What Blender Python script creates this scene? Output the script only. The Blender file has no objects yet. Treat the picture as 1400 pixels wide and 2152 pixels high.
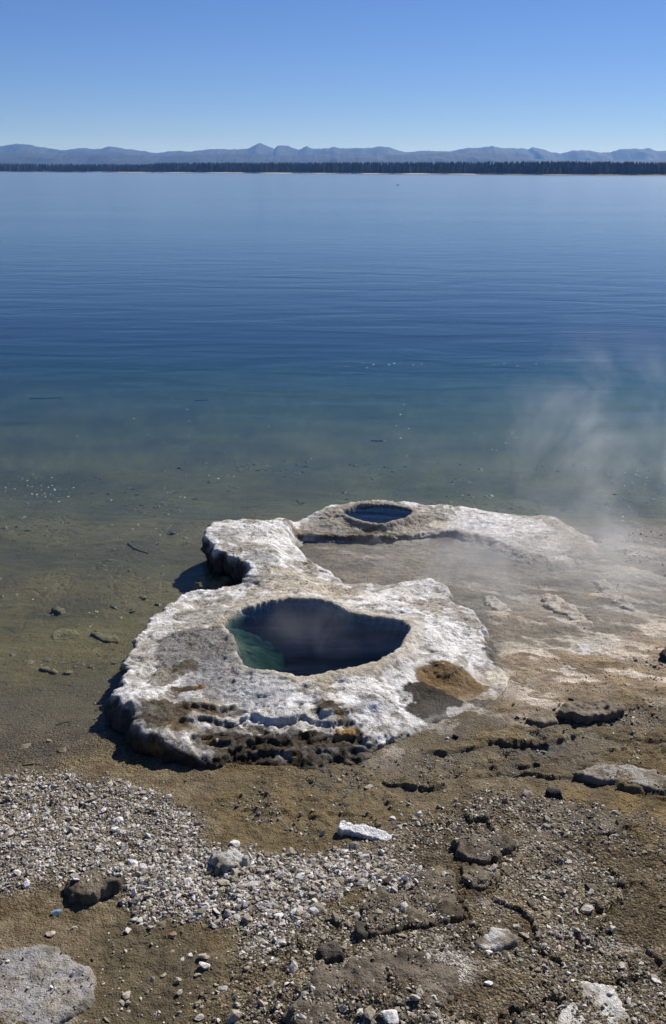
import bpy, bmesh, math, random
import numpy as np
from mathutils import Vector, Matrix, Euler

R = math.radians
SC = bpy.context.scene
COL = SC.collection
rng = np.random.default_rng(7)
random.seed(7)

# ------------------------------------------------------------------ camera
CAM_H = 3.5                       # eye height above the lake, metres
FPX = 2100.0                      # focal length in pixels of a 1400 x 2152 picture
PITCH = math.atan((1076 - 362) / FPX)
ROLL = R(0.25)
cam_data = bpy.data.cameras.new('camera')
cam = bpy.data.objects.new('camera', cam_data)
COL.objects.link(cam)
cam_data.sensor_fit = 'VERTICAL'
cam_data.sensor_height = 36.0
cam_data.lens = 36.0 * FPX / 2152
cam_data.clip_start = 0.1
cam_data.clip_end = 200000
CAM_R = Matrix.Rotation(math.pi / 2 - PITCH, 3, 'X') @ Matrix.Rotation(ROLL, 3, 'Z')
cam.matrix_world = Matrix.Translation((0, 0, CAM_H)) @ CAM_R.to_4x4()
SC.camera = cam

# ------------------------------------------------------------------ sky, sun, exposure
SUN_EL, SUN_AZ = 41.0, 38.0       # azimuth measured from the viewing direction (+Y) towards +X
world = bpy.data.worlds.new('World')
SC.world = world
world.use_nodes = True
wn = world.node_tree.nodes
wl = world.node_tree.links
wn.clear()
w_out = wn.new('ShaderNodeOutputWorld')
w_bg = wn.new('ShaderNodeBackground')
w_sky = wn.new('ShaderNodeTexSky')
w_sky.sky_type = 'NISHITA'
w_sky.sun_disc = False
w_sky.sun_elevation = R(SUN_EL)
w_sky.sun_rotation = R(SUN_AZ)
w_sky.altitude = 2300
w_sky.air_density = 1.0
w_sky.dust_density = 0.2
w_sky.ozone_density = 9.0
w_bg.inputs['Strength'].default_value = 0.058
w_hs = wn.new('ShaderNodeHueSaturation')
w_hs.inputs['Saturation'].default_value = 1.03
w_tint = wn.new('ShaderNodeMix'); w_tint.data_type = 'RGBA'; w_tint.blend_type = 'MULTIPLY'
w_tint.inputs['Factor'].default_value = 1.0
w_tint.inputs[7].default_value = (1.0, 0.925, 1.08, 1)
wl.new(w_sky.outputs[0], w_hs.inputs['Color'])
wl.new(w_hs.outputs[0], w_tint.inputs[6])
wl.new(w_tint.outputs[2], w_bg.inputs[0])
wl.new(w_bg.outputs[0], w_out.inputs[0])

sun_data = bpy.data.lights.new('sun', 'SUN')
sun_data.energy = 5.0
sun_data.angle = R(0.53)
sun_data.color = (1.0, 0.96, 0.91)
sun = bpy.data.objects.new('sun', sun_data)
COL.objects.link(sun)
SUN_DIR = Vector((math.sin(R(SUN_AZ)) * math.cos(R(SUN_EL)), math.cos(R(SUN_AZ)) * math.cos(R(SUN_EL)), math.sin(R(SUN_EL))))
sun.rotation_euler = SUN_DIR.to_track_quat('Z', 'Y').to_euler()
sun.location = (20, 15, 30)

SC.view_settings.view_transform = 'Standard'
SC.view_settings.look = 'None'
SC.view_settings.exposure = 0.42
SC.view_settings.gamma = 1.0
SC.view_settings.use_curve_mapping = False
SC.render.engine = 'CYCLES'
SC.cycles.use_denoising = True
SC.cycles.max_bounces = 6
SC.cycles.diffuse_bounces = 2
SC.cycles.glossy_bounces = 3
SC.cycles.transparent_max_bounces = 16
SC.cycles.volume_bounces = 0
SC.cycles.volume_step_rate = 1.0
SC.cycles.sample_clamp_indirect = 4.0

# ------------------------------------------------------------------ helpers
CR = np.array(CAM_R)


def U(px, py, z=0.0):
    """A pixel of the photograph carried onto the level plane at height z: where that spot stands in the world."""
    d = CR @ np.array([(px - 700) / FPX, (1076 - py) / FPX, -1.0])
    t = (z - CAM_H) / d[2]
    return np.array([d[0] * t, d[1] * t])


def UD(px, py, dist):
    """A point at the given distance along +Y in the direction of a pixel."""
    d = CR @ np.array([(px - 700) / FPX, (1076 - py) / FPX, -1.0])
    t = dist / d[1]
    return np.array([d[0] * t, dist, CAM_H + d[2] * t])


def poly(pts, z=0.0):
    return np.array([U(p[0], p[1], p[2] if len(p) > 2 else z) for p in pts])


def ss(a, b, x):
    t = np.clip((x - a) / (b - a), 0, 1)
    return t * t * (3 - 2 * t)


def _h(ix, iy, iz, seed):
    h = (ix.astype(np.int64) * 374761393 + iy.astype(np.int64) * 668265263 + iz.astype(np.int64) * 2147483647 + seed * 1274126177) & 0xFFFFFFFF
    h = ((h ^ (h >> 13)) * 1274126177) & 0xFFFFFFFF
    return (h ^ (h >> 16)) & 0xFFFFFFFF


_ANG = np.linspace(0, 2 * math.pi, 64, endpoint=False)
_GX, _GY = np.cos(_ANG).astype(np.float32), np.sin(_ANG).astype(np.float32)
_Z1 = np.zeros(1, np.int64)


def noise2(x, y, seed=0):
    x0 = np.floor(x); y0 = np.floor(y)
    fx = (x - x0).astype(np.float32); fy = (y - y0).astype(np.float32)
    ix = x0.astype(np.int64); iy = y0.astype(np.int64)
    u = fx * fx * fx * (fx * (fx * 6 - 15) + 10); v = fy * fy * fy * (fy * (fy * 6 - 15) + 10)

    def g(dx, dy):
        k = (_h(ix + dx, iy + dy, _Z1, seed) & 63).astype(np.int64)
        return _GX[k] * (fx - dx) + _GY[k] * (fy - dy)
    a = g(0, 0); b = g(1, 0); c = g(0, 1); d = g(1, 1)
    return (a + (b - a) * u + (c - a) * v + (a - b - c + d) * u * v) * 1.5


_G3 = np.array([(1, 1, 0), (-1, 1, 0), (1, -1, 0), (-1, -1, 0), (1, 0, 1), (-1, 0, 1), (1, 0, -1), (-1, 0, -1),
                (0, 1, 1), (0, -1, 1), (0, 1, -1), (0, -1, -1), (1, 1, 0), (-1, 1, 0), (0, -1, 1), (0, -1, -1)], np.float32)


def noise3(x, y, z, seed=0):
    x0 = np.floor(x); y0 = np.floor(y); z0 = np.floor(z)
    f = [(x - x0).astype(np.float32), (y - y0).astype(np.float32), (z - z0).astype(np.float32)]
    i = [x0.astype(np.int64), y0.astype(np.int64), z0.astype(np.int64)]
    w = [q * q * q * (q * (q * 6 - 15) + 10) for q in f]
    out = 0
    for dx in (0, 1):
        for dy in (0, 1):
            for dz in (0, 1):
                k = _G3[(_h(i[0] + dx, i[1] + dy, i[2] + dz, seed) & 15).astype(np.int64)]
                val = k[..., 0] * (f[0] - dx) + k[..., 1] * (f[1] - dy) + k[..., 2] * (f[2] - dz)
                out = out + val * (w[0] if dx else 1 - w[0]) * (w[1] if dy else 1 - w[1]) * (w[2] if dz else 1 - w[2])
    return out


def fbm2(x, y, octv=4, seed=0, gain=0.5, lac=2.07):
    s, a, f = 0, 1.0, 1.0
    for k in range(octv):
        s = s + a * noise2(x * f + 13.7 * k, y * f - 7.3 * k, seed + k)
        a *= gain; f *= lac
    return s


def fbm3(x, y, z, octv=4, seed=0, gain=0.5, lac=2.07):
    s, a, f = 0, 1.0, 1.0
    for k in range(octv):
        s = s + a * noise3(x * f + 3.1 * k, y * f - 7.3 * k, z * f + 1.7 * k, seed + k)
        a *= gain; f *= lac
    return s


def worley2(x, y, seed=0, ids=False):
    x0 = np.floor(x).astype(np.int64); y0 = np.floor(y).astype(np.int64)
    f1 = np.full(x.shape, 9.0, np.float32); f2 = f1.copy(); cid = np.zeros(x.shape, np.float32)
    for dx in (-1, 0, 1):
        for dy in (-1, 0, 1):
            hh = _h(x0 + dx, y0 + dy, _Z1, seed)
            cx = x0 + dx + (hh & 1023) / 1023.0
            cy = y0 + dy + ((hh >> 10) & 1023) / 1023.0
            d = np.hypot(x - cx, y - cy).astype(np.float32)
            cid = np.where(d < f1, ((hh >> 20) & 1023) / 1023.0, cid)
            f2 = np.minimum(f2, np.maximum(f1, d)); f1 = np.minimum(f1, d)
    return (f1, f2, cid) if ids else (f1, f2)


def smooth_closed(pts, n=5, attrs=None):
    """Catmull-Rom through a closed outline (columns beyond the first two are carried along)."""
    P = np.asarray(pts, float)
    out = []
    m = len(P)
    for i in range(m):
        p0, p1, p2, p3 = P[i - 1], P[i], P[(i + 1) % m], P[(i + 2) % m]
        for k in range(n):
            t = k / n
            out.append(0.5 * (2 * p1 + (p2 - p0) * t + (2 * p0 - 5 * p1 + 4 * p2 - p3) * t * t + (3 * p1 - p0 - 3 * p2 + p3) * t ** 3))
    return np.array(out)


def sdist(x, y, P, attrs=None):
    """Signed distance to a closed polygon (positive inside), inward direction, attributes at the nearest edge point."""
    shp = x.shape
    x = x.ravel(); y = y.ravel()
    best = np.full(x.shape, 1e9); bx = np.zeros_like(x); by = np.zeros_like(x)
    inside = np.zeros(x.shape, bool)
    at = None if attrs is None else np.zeros((len(x), attrs.shape[1]))
    n = len(P)
    for i in range(n):
        ax, ay = P[i]; cx, cy = P[(i + 1) % n]
        ex, ey = cx - ax, cy - ay
        t = np.clip(((x - ax) * ex + (y - ay) * ey) / (ex * ex + ey * ey + 1e-12), 0, 1)
        qx = ax + t * ex; qy = ay + t * ey
        d = (x - qx) ** 2 + (y - qy) ** 2
        m = d < best
        best[m] = d[m]; bx[m] = qx[m]; by[m] = qy[m]
        if at is not None:
            tm = t[m][:, None]
            at[m] = attrs[i] * (1 - tm) + attrs[(i + 1) % n] * tm
        if ay != cy:
            cross = ((ay > y) != (cy > y)) & (x < ex * (y - ay) / (cy - ay + 1e-15) + ax)
            inside ^= cross
    d = np.sqrt(best)
    sd = np.where(inside, d, -d)
    nx = (x - bx) / (sd + np.where(sd >= 0, 1e-9, -1e-9)); ny = (y - by) / (sd + np.where(sd >= 0, 1e-9, -1e-9))
    r = [sd.reshape(shp), nx.reshape(shp), ny.reshape(shp)]
    if at is not None:
        r.append(at.reshape(shp + (attrs.shape[1],)))
    return r


def sd_only(x, y, P, reach=1.0):
    """Signed distance, computed only near the polygon (elsewhere -reach)."""
    lo = P.min(0) - reach; hi = P.max(0) + reach
    m = (x > lo[0]) & (x < hi[0]) & (y > lo[1]) & (y < hi[1])
    out = np.full(x.shape, -reach)
    if m.any():
        out[m] = sdist(x[m], y[m], P)[0]
    return out


def shepard(x, y, ctrl, eps=0.25, p=1.6):
    num = np.zeros(x.shape); den = np.zeros(x.shape)
    for cx, cy, cz in ctrl:
        w = 1.0 / ((x - cx) ** 2 + (y - cy) ** 2 + eps * eps) ** p
        num += w * cz; den += w
    return num / den


def make_mesh(name, verts, faces, smooth=True):
    me = bpy.data.meshes.new(name)
    verts = np.ascontiguousarray(verts, np.float32); faces = np.ascontiguousarray(faces, np.int32)
    k = faces.shape[1]
    me.vertices.add(len(verts)); me.vertices.foreach_set('co', verts.ravel())
    me.loops.add(faces.size); me.loops.foreach_set('vertex_index', faces.ravel())
    me.polygons.add(len(faces))
    me.polygons.foreach_set('loop_start', np.arange(0, faces.size, k, dtype=np.int32))
    me.polygons.foreach_set('loop_total', np.full(len(faces), k, np.int32))
    me.polygons.foreach_set('use_smooth', np.full(len(faces), bool(smooth)))
    me.update(calc_edges=True)
    me.validate()
    return me


def set_col(me, rgb, name='tint'):
    a = me.attributes.new(name, 'FLOAT_COLOR', 'POINT')
    c = np.ones((len(me.vertices), 4), np.float32); c[:, :3] = rgb
    a.data.foreach_set('color', c.ravel())


def set_float(me, v, name):
    a = me.attributes.new(name, 'FLOAT', 'POINT')
    a.data.foreach_set('value', np.ascontiguousarray(v, np.float32).ravel())


def add(name, me, mat, parent=None, label=None, cat=None, group=None, kind=None):
    o = bpy.data.objects.new(name, me)
    COL.objects.link(o)
    if mat is not None and me is not None:
        me.materials.clear(); me.materials.append(mat)
    if parent is not None:
        o.parent = parent
    for k, v in (('label', label), ('category', cat), ('group', group), ('kind', kind)):
        if v:
            o[k] = v
    return o


def grid_faces(ny, nx):
    i = np.arange(ny * nx).reshape(ny, nx)
    return np.stack([i[:-1, :-1], i[:-1, 1:], i[1:, 1:], i[1:, :-1]], -1).reshape(-1, 4)


def cull(verts, faces, keep_face, *attrs):
    f = faces[keep_face]
    used, inv = np.unique(f, return_inverse=True)
    return (verts[used], inv.reshape(f.shape)) + tuple(a[used] for a in attrs)


def grid_normals(X, Y, Z):
    P = np.stack([X, Y, Z], -1)
    du = np.gradient(P, axis=1); dv = np.gradient(P, axis=0)
    n = np.cross(du, dv)
    return n / (np.linalg.norm(n, axis=-1, keepdims=True) + 1e-12)


# ------------------------------------------------------------------ materials
def mat_new(name):
    m = bpy.data.materials.new(name)
    m.use_nodes = True
    nt = m.node_tree
    nt.nodes.clear()
    out = nt.nodes.new('ShaderNodeOutputMaterial')
    return m, nt, out


def nd(nt, typ, **kw):
    n = nt.nodes.new(typ)
    for k, v in kw.items():
        if k.startswith('_'):
            setattr(n, k[1:], v)
        else:
            n.inputs[k.replace('__', ' ')].default_value = v
    return n


def mth(nt, op, a, b=None, c=None, clamp=False):
    n = nt.nodes.new('ShaderNodeMath'); n.operation = op; n.use_clamp = clamp
    for i, v in enumerate((a, b, c)):
        if v is None:
            continue
        if isinstance(v, (int, float)):
            n.inputs[i].default_value = v
        else:
            nt.links.new(v, n.inputs[i])
    return n.outputs[0]


def mixc(nt, typ, fac, a, b):
    n = nt.nodes.new('ShaderNodeMix'); n.data_type = 'RGBA'; n.blend_type = typ
    for sock, v in ((n.inputs['Factor'], fac), (n.inputs[6], a), (n.inputs[7], b)):
        if isinstance(v, (int, float)):
            sock.default_value = v
        elif isinstance(v, tuple):
            sock.default_value = (*v, 1)
        else:
            nt.links.new(v, sock)
    return n.outputs[2]


def ramp(nt, fac, stops):
    n = nt.nodes.new('ShaderNodeValToRGB')
    e = n.color_ramp.elements
    while len(e) > 1:
        e.remove(e[-1])
    e[0].position = stops[0][0]; e[0].color = (*stops[0][1], 1)
    for p, c in stops[1:]:
        k = e.new(p); k.color = (*c, 1)
    nt.links.new(fac, n.inputs[0])
    return n.outputs[0]


def g3(v):
    return (v, v, v)


def rock_material(name, grit=False, grain=(0.62, 1.35), bump=0.012, spec=0.35, fine=140.0, mid=28.0, cells=0.0, tint_attr=True, base=(0.4, 0.37, 0.32), rough=0.85):
    """Mineral surface: regional colour from the mesh, grain, pits and relief from noise."""
    m, nt, out = mat_new(name)
    L = nt.links
    geo = nd(nt, 'ShaderNodeNewGeometry')
    pos = geo.outputs['Position']
    bs = nd(nt, 'ShaderNodeBsdfPrincipled')
    if tint_attr:
        at = nd(nt, 'ShaderNodeAttribute', _attribute_name='tint')
        colr = at.outputs['Color']
    else:
        rgb = nd(nt, 'ShaderNodeRGB'); rgb.outputs[0].default_value = (*base, 1)
        colr = rgb.outputs[0]
    wet = nd(nt, 'ShaderNodeAttribute', _attribute_name='wet').outputs['Fac']
    n1 = nd(nt, 'ShaderNodeTexNoise', Scale=fine, Detail=3.0, Roughness=0.65)
    n2 = nd(nt, 'ShaderNodeTexNoise', Scale=mid, Detail=6.0, Roughness=0.68)
    n3 = nd(nt, 'ShaderNodeTexVoronoi', Scale=95.0)
    n3.feature = 'F1'
    for n in (n1, n2, n3):
        L.new(pos, n.inputs['Vector'])
    gr = ramp(nt, n1.outputs['Fac'], [(0.3, g3(grain[0])), (0.7, g3(grain[1]))])
    gm = ramp(nt, n2.outputs['Fac'], [(0.28, g3(0.68)), (0.55, g3(1.0)), (0.75, g3(1.22))])
    c = mixc(nt, 'MULTIPLY', 1.0, colr, gr)
    c = mixc(nt, 'MULTIPLY', 1.0, c, gm)
    gh = None
    if grit:
        ga = nd(nt, 'ShaderNodeAttribute', _attribute_name='grit').outputs['Fac']
        vo = []
        for sc_ in (62.0, 135.0):
            q = nd(nt, 'ShaderNodeTexVoronoi', Scale=sc_); q.feature = 'F1'
            L.new(pos, q.inputs['Vector'])
            vo.append(q)
        cv = nd(nt, 'ShaderNodeSeparateColor'); L.new(vo[0].outputs['Color'], cv.inputs[0])
        cw = nd(nt, 'ShaderNodeSeparateColor'); L.new(vo[1].outputs['Color'], cw.inputs[0])
        t0 = ramp(nt, cv.outputs[0], [(0.0, g3(.55)), (.5, g3(.95)), (1.0, g3(1.55))])
        t1 = ramp(nt, cw.outputs[0], [(0.0, g3(.6)), (1.0, g3(1.4))])
        tt = mixc(nt, 'MULTIPLY', 1.0, t0, t1)
        c = mixc(nt, 'MIX', ga, c, mixc(nt, 'MULTIPLY', 1.0, c, tt))
        gh = mth(nt, 'MULTIPLY', mth(nt, 'MULTIPLY_ADD', vo[0].outputs['Distance'], -1.6, mth(nt, 'MULTIPLY', vo[1].outputs['Distance'], -0.7)), ga)
    wetdark = mth(nt, 'MULTIPLY_ADD', wet, -0.45, 1.0)
    c2 = nt.nodes.new('ShaderNodeVectorMath'); c2.operation = 'SCALE'
    L.new(c, c2.inputs[0]); L.new(wetdark, c2.inputs['Scale'])
    L.new(c2.outputs[0], bs.inputs['Base Color'])
    rg = mth(nt, 'MULTIPLY_ADD', wet, 0.38 - rough, rough)
    L.new(rg, bs.inputs['Roughness'])
    L.new(mth(nt, 'MULTIPLY_ADD', wet, spec, 0.06), bs.inputs['Specular IOR Level'])
    hsum = mth(nt, 'MULTIPLY', n1.outputs['Fac'], 0.55)
    hsum = mth(nt, 'MULTIPLY_ADD', n2.outputs['Fac'], 1.3, hsum)
    hsum = mth(nt, 'MULTIPLY_ADD', n3.outputs['Distance'], -0.5 - cells, hsum)
    if gh is not None:
        hsum = mth(nt, 'ADD', hsum, gh)
    bp = nd(nt, 'ShaderNodeBump', Strength=1.0, Distance=bump)
    L.new(hsum, bp.inputs['Height'])
    L.new(bp.outputs[0], bs.inputs['Normal'])
    L.new(bs.outputs[0], out.inputs[0])
    return m


M_GROUND = rock_material('shore_sinter_and_mud', grit=True, grain=(0.55, 1.5), bump=0.015, fine=170.0, mid=34.0)
M_SINTER = rock_material('white_sinter_crust', grain=(0.66, 1.22), bump=0.008, fine=190.0, mid=48.0)
M_STONE = rock_material('loose_stone', grain=(0.7, 1.25), bump=0.004, fine=260.0, mid=60.0)
M_ROCK = rock_material('slab_rock', grain=(0.6, 1.35), bump=0.010, fine=190.0, mid=40.0)


def water_material(name, absorb, dens, scat, scat_d, scale, height, fres_pow=1.0, fres_mul=1.0, tint=(0.96, 0.98, 0.98), rough=0.02, patchy=False):
    m, nt, out = mat_new(name)
    L = nt.links
    geo = nd(nt, 'ShaderNodeNewGeometry')
    mp = nd(nt, 'ShaderNodeMapping'); mp.inputs['Scale'].default_value = (0.35, 1.0, 1.0)
    mp.inputs['Rotation'].default_value = (0, 0, R(4))
    L.new(geo.outputs['Position'], mp.inputs['Vector'])
    a = nd(nt, 'ShaderNodeTexNoise', Scale=scale, Detail=3.0, Roughness=0.55, Distortion=0.4)
    b = nd(nt, 'ShaderNodeTexNoise', Scale=scale * 0.16, Detail=2.0, Roughness=0.5, Distortion=0.6)
    L.new(mp.outputs[0], a.inputs['Vector']); L.new(mp.outputs[0], b.inputs['Vector'])
    hh = mth(nt, 'MULTIPLY', a.outputs['Fac'], 1.0)
    hh = mth(nt, 'MULTIPLY_ADD', b.outputs['Fac'], 5.0, hh)
    if patchy:
        pn = nd(nt, 'ShaderNodeTexNoise', Scale=0.05, Detail=2.0, Roughness=0.5)
        L.new(mp.outputs[0], pn.inputs['Vector'])
        pm = ramp(nt, pn.outputs['Fac'], [(0.35, g3(0.45)), (0.65, g3(1.25))])
        hh = mth(nt, 'MULTIPLY', hh, pm)
    bp = nd(nt, 'ShaderNodeBump', Strength=1.0, Distance=height)
    L.new(hh, bp.inputs['Height'])
    dt = nt.nodes.new('ShaderNodeVectorMath'); dt.operation = 'DOT_PRODUCT'
    L.new(bp.outputs[0], dt.inputs[0]); L.new(geo.outputs['Incoming'], dt.inputs[1])
    f = mth(nt, 'SUBTRACT', 1.0, mth(nt, 'ABSOLUTE', dt.outputs['Value']), clamp=True)
    f = mth(nt, 'MULTIPLY_ADD', mth(nt, 'POWER', f, 5.0 * fres_pow), 0.98 * fres_mul, 0.007, clamp=True)
    tr = nd(nt, 'ShaderNodeBsdfTransparent', Color=(*tint, 1))
    gl = nd(nt, 'ShaderNodeBsdfGlossy', Roughness=rough); gl.distribution = 'MULTI_GGX'
    L.new(bp.outputs[0], gl.inputs['Normal'])
    mx = nd(nt, 'ShaderNodeMixShader')
    L.new(f, mx.inputs[0]); L.new(tr.outputs[0], mx.inputs[1]); L.new(gl.outputs[0], mx.inputs[2])
    L.new(mx.outputs[0], out.inputs['Surface'])
    va = nd(nt, 'ShaderNodeVolumeAbsorption', Color=(*absorb, 1), Density=dens)
    vs = nd(nt, 'ShaderNodeVolumeScatter', Color=(*scat, 1), Density=scat_d, Anisotropy=0.3)
    ad = nd(nt, 'ShaderNodeAddShader')
    L.new(va.outputs[0], ad.inputs[0]); L.new(vs.outputs[0], ad.inputs[1])
    L.new(ad.outputs[0], out.inputs['Volume'])
    return m


M_LAKE = water_material('lake_water', (0.16, 0.52, 0.54), 0.34, (0.03, 0.30, 0.70), 0.026, 5.0, 0.0055, fres_pow=1.38, fres_mul=1.14, patchy=True, rough=0.13)
M_POOL = water_material('hot_pool_water', (0.26, 0.54, 0.54), 8.0, (0.2, 0.4, 0.6), 0.05, 9.0, 0.006, fres_pow=0.85, fres_mul=0.8)


def plain(name, rgb, rough=0.8, spec=0.3, noise=0.0, scale=30.0):
    m, nt, out = mat_new(name)
    bs = nd(nt, 'ShaderNodeBsdfPrincipled', Roughness=rough)
    bs.inputs['Specular IOR Level'].default_value = spec
    bs.inputs['Base Color'].default_value = (*rgb, 1)
    if noise:
        g = nd(nt, 'ShaderNodeNewGeometry')
        n = nd(nt, 'ShaderNodeTexNoise', Scale=scale, Detail=4.0)
        nt.links.new(g.outputs['Position'], n.inputs['Vector'])
        r_ = ramp(nt, n.outputs['Fac'], [(0.3, tuple(c * (1 - noise) for c in rgb)), (0.7, tuple(min(1, c * (1 + noise)) for c in rgb))])
        nt.links.new(r_, bs.inputs['Base Color'])
    nt.links.new(bs.outputs[0], out.inputs[0])
    return m


# ------------------------------------------------------------------ layout: outlines of the sinter formation
# px, py, height of that edge, cliff 0..1, half width of the edge band
FO = [
    (450, 1090, .25, .8, .05), (520, 1083, .24, .7, .06), (600, 1075, .22, .6, .08), (680, 1058, .22, .5, .08), (720, 1051, .23, .5, .07),
    (790, 1049, .22, .5, .07), (870, 1053, .20, .4, .08), (940, 1055, .17, .3, .10), (1010, 1065, .13, .2, .12), (1080, 1077, .09, .2, .12),
    (1150, 1080, .06, .2, .10), (1190, 1100, .03, .1, .08), (1240, 1128, .02, 0, .10), (1258, 1155, .01, 0, .10),
    (1230, 1176, 0, 0, .12), (1180, 1190, 0, 0, .14), (1120, 1180, 0, 0, .15), (1060, 1160, 0, 0, .12), (1010, 1140, 0, 0, .10),
    (960, 1122, 0, .2, .06), (900, 1121, 0, .3, .035), (860, 1129, 0, .3, .03), (780, 1133, 0, .3, .03), (700, 1129, 0, .3, .03), (640, 1127, 0, .3, .04),
    (612, 1136, 0, .2, .08), (626, 1165, 0, .2, .07), (652, 1196, 0, .2, .07), (700, 1214, 0, .2, .07), (728, 1233, 0, .1, .08), (790, 1243, 0, 0, .10),
    (850, 1236, 0, 0, .10), (905, 1230, 0, 0, .08), (942, 1245, 0, 0, .06), (938, 1270, 0, 0, .06), (985, 1295, 0, 0, .06), (1020, 1330, 0, .1, .06),
    (1026, 1360, 0, .2, .05), (1040, 1395, 0, .1, .06), (1072, 1428, 0, 0, .08), (1060, 1462, 0, 0, .08), (1000, 1492, 0, .1, .06), (955, 1512, 0, .3, .05), (905, 1526, 0, .4, .05),
    (884, 1545, 0, .3, .07), (820, 1562, 0, .3, .09), (765, 1602, 0, .3, .10), (700, 1616, 0, .35, .12), (620, 1622, 0, .4, .12), (560, 1623, 0, .4, .12), (480, 1618, 0, .5, .10),
    (405, 1624, 0, .6, .10), (345, 1602, 0, .65, .09), (292, 1592, 0, .65, .08), (270, 1552, .02, .6, .09), (232, 1500, .03, .6, .09),
    (252, 1448, .20, .9, .05), (264, 1388, .22, .9, .05), (300, 1322, .22, .8, .05), (345, 1279, .21, .8, .05), (400, 1247, .20, .8, .05),
    (450, 1243, .19, .8, .05), (492, 1232, .18, .8, .05), (511, 1222, .16, 1, .05), (516, 1196, .22, 1, .06), (488, 1168, .25, 1, .06), (455, 1150, .25, 1, .06), (431, 1126, .25, 1, .06),
]
def hfit(px, py, z):
    if py > 1230:
        return z * .64
    return z * float(np.interp(px, [560, 600, 660, 720], [.92, .85, .60, .48]))


_fo = np.array([[*U(a, b, hfit(a, b, c)), d, e] for a, b, c, d, e in FO])
_fo = smooth_closed(_fo, 4)
F_OUT = _fo[:, :2]
F_AT = _fo[:, 2:]
POOL_PX = [(470, 1305), (487, 1288), (520, 1272), (570, 1260), (620, 1256), (670, 1258), (704, 1268), (732, 1284), (772, 1292), (820, 1297), (851, 1307), (862, 1322),
           (850, 1342), (838, 1362), (800, 1385), (740, 1402), (690, 1412), (645, 1424), (590, 1416), (540, 1410), (510, 1396), (496, 1372), (489, 1345), (478, 1325)]
POOL = smooth_closed(poly(POOL_PX, .205), 3)
VENT_PX = [(718, 1073), (736, 1065), (772, 1060), (820, 1061), (850, 1066), (866, 1074), (860, 1085), (840, 1092), (810, 1099), (785, 1100), (755, 1093), (732, 1084)]
VENT = smooth_closed(poly(VENT_PX, .105), 3)
FH = [(650, 1243, .30), (560, 1250, .29), (460, 1300, .29), (470, 1350, .32), (560, 1430, .34), (640, 1438, .34), (740, 1415, .33), (830, 1380, .31), (880, 1320, .29), (800, 1275, .29), (850, 1300, .29), (740, 1270, .29),
      (930, 1320, .19), (980, 1340, .12), (1000, 1370, .08), (930, 1390, .20), (880, 1260, .12), (820, 1255, .14), (720, 1245, .17), (600, 1480, .32), (700, 1480, .31), (780, 1450, .30),
      (850, 1420, .23), (600, 1540, .19), (500, 1560, .16), (700, 1560, .12), (560, 1600, .05), (680, 1600, .03), (620, 1575, .12), (500, 1600, .06), (740, 1580, .06), (430, 1600, .15), (790, 1530, .13), (840, 1520, .09), (330, 1400, .27), (275, 1470, .30), (262, 1430, .30), (285, 1510, .27), (400, 1480, .27), (350, 1560, .26), (310, 1545, .26), (390, 1580, .24),
      (450, 1580, .13), (600, 1600, .05), (420, 1400, .29), (300, 1350, .28), (350, 1290, .26), (420, 1260, .23), (500, 1240, .24), (600, 1212, .24), (700, 1222, .12), (660, 1210, .14), (560, 1150, .26), (470, 1110, .27),
      (540, 1190, .24), (615, 1165, .17), (600, 1090, .23), (540, 1100, .25), (700, 1075, .21), (790, 1050, .23), (790, 1106, .21), (760, 1102, .21), (830, 1102, .21), (700, 1095, .18), (700, 1120, .05), (660, 1122, .05), (740, 1126, .05), (780, 1127, .055), (830, 1124, .055), (870, 1121, .05), (760, 1118, .11), (820, 1116, .11), (640, 1118, .08), (640, 1127, .01), (665, 1127, .01), (690, 1127, .01), (715, 1127, .01), (740, 1127, .01), (765, 1127, .01), (790, 1127, .01), (815, 1127, .01), (840, 1127, .01), (865, 1121, .01), (890, 1121, .01), (915, 1121, .01), (880, 1075, .19),
      (940, 1075, .17), (1000, 1085, .13), (1050, 1110, .09), (1100, 1120, .08), (1150, 1140, .05), (1190, 1130, .04), (1100, 1090, .08), (980, 1115, .06), (870, 1112, .09), (930, 1112, .06),
      (940, 1450, .05), (1030, 1430, .03), (910, 1485, .02), (1000, 1470, .03), (890, 1510, .04), (960, 1495, .03)]
FH_W = [(*U(a, b, hfit(a, b, c)), hfit(a, b, c)) for a, b, c in FH]

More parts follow.
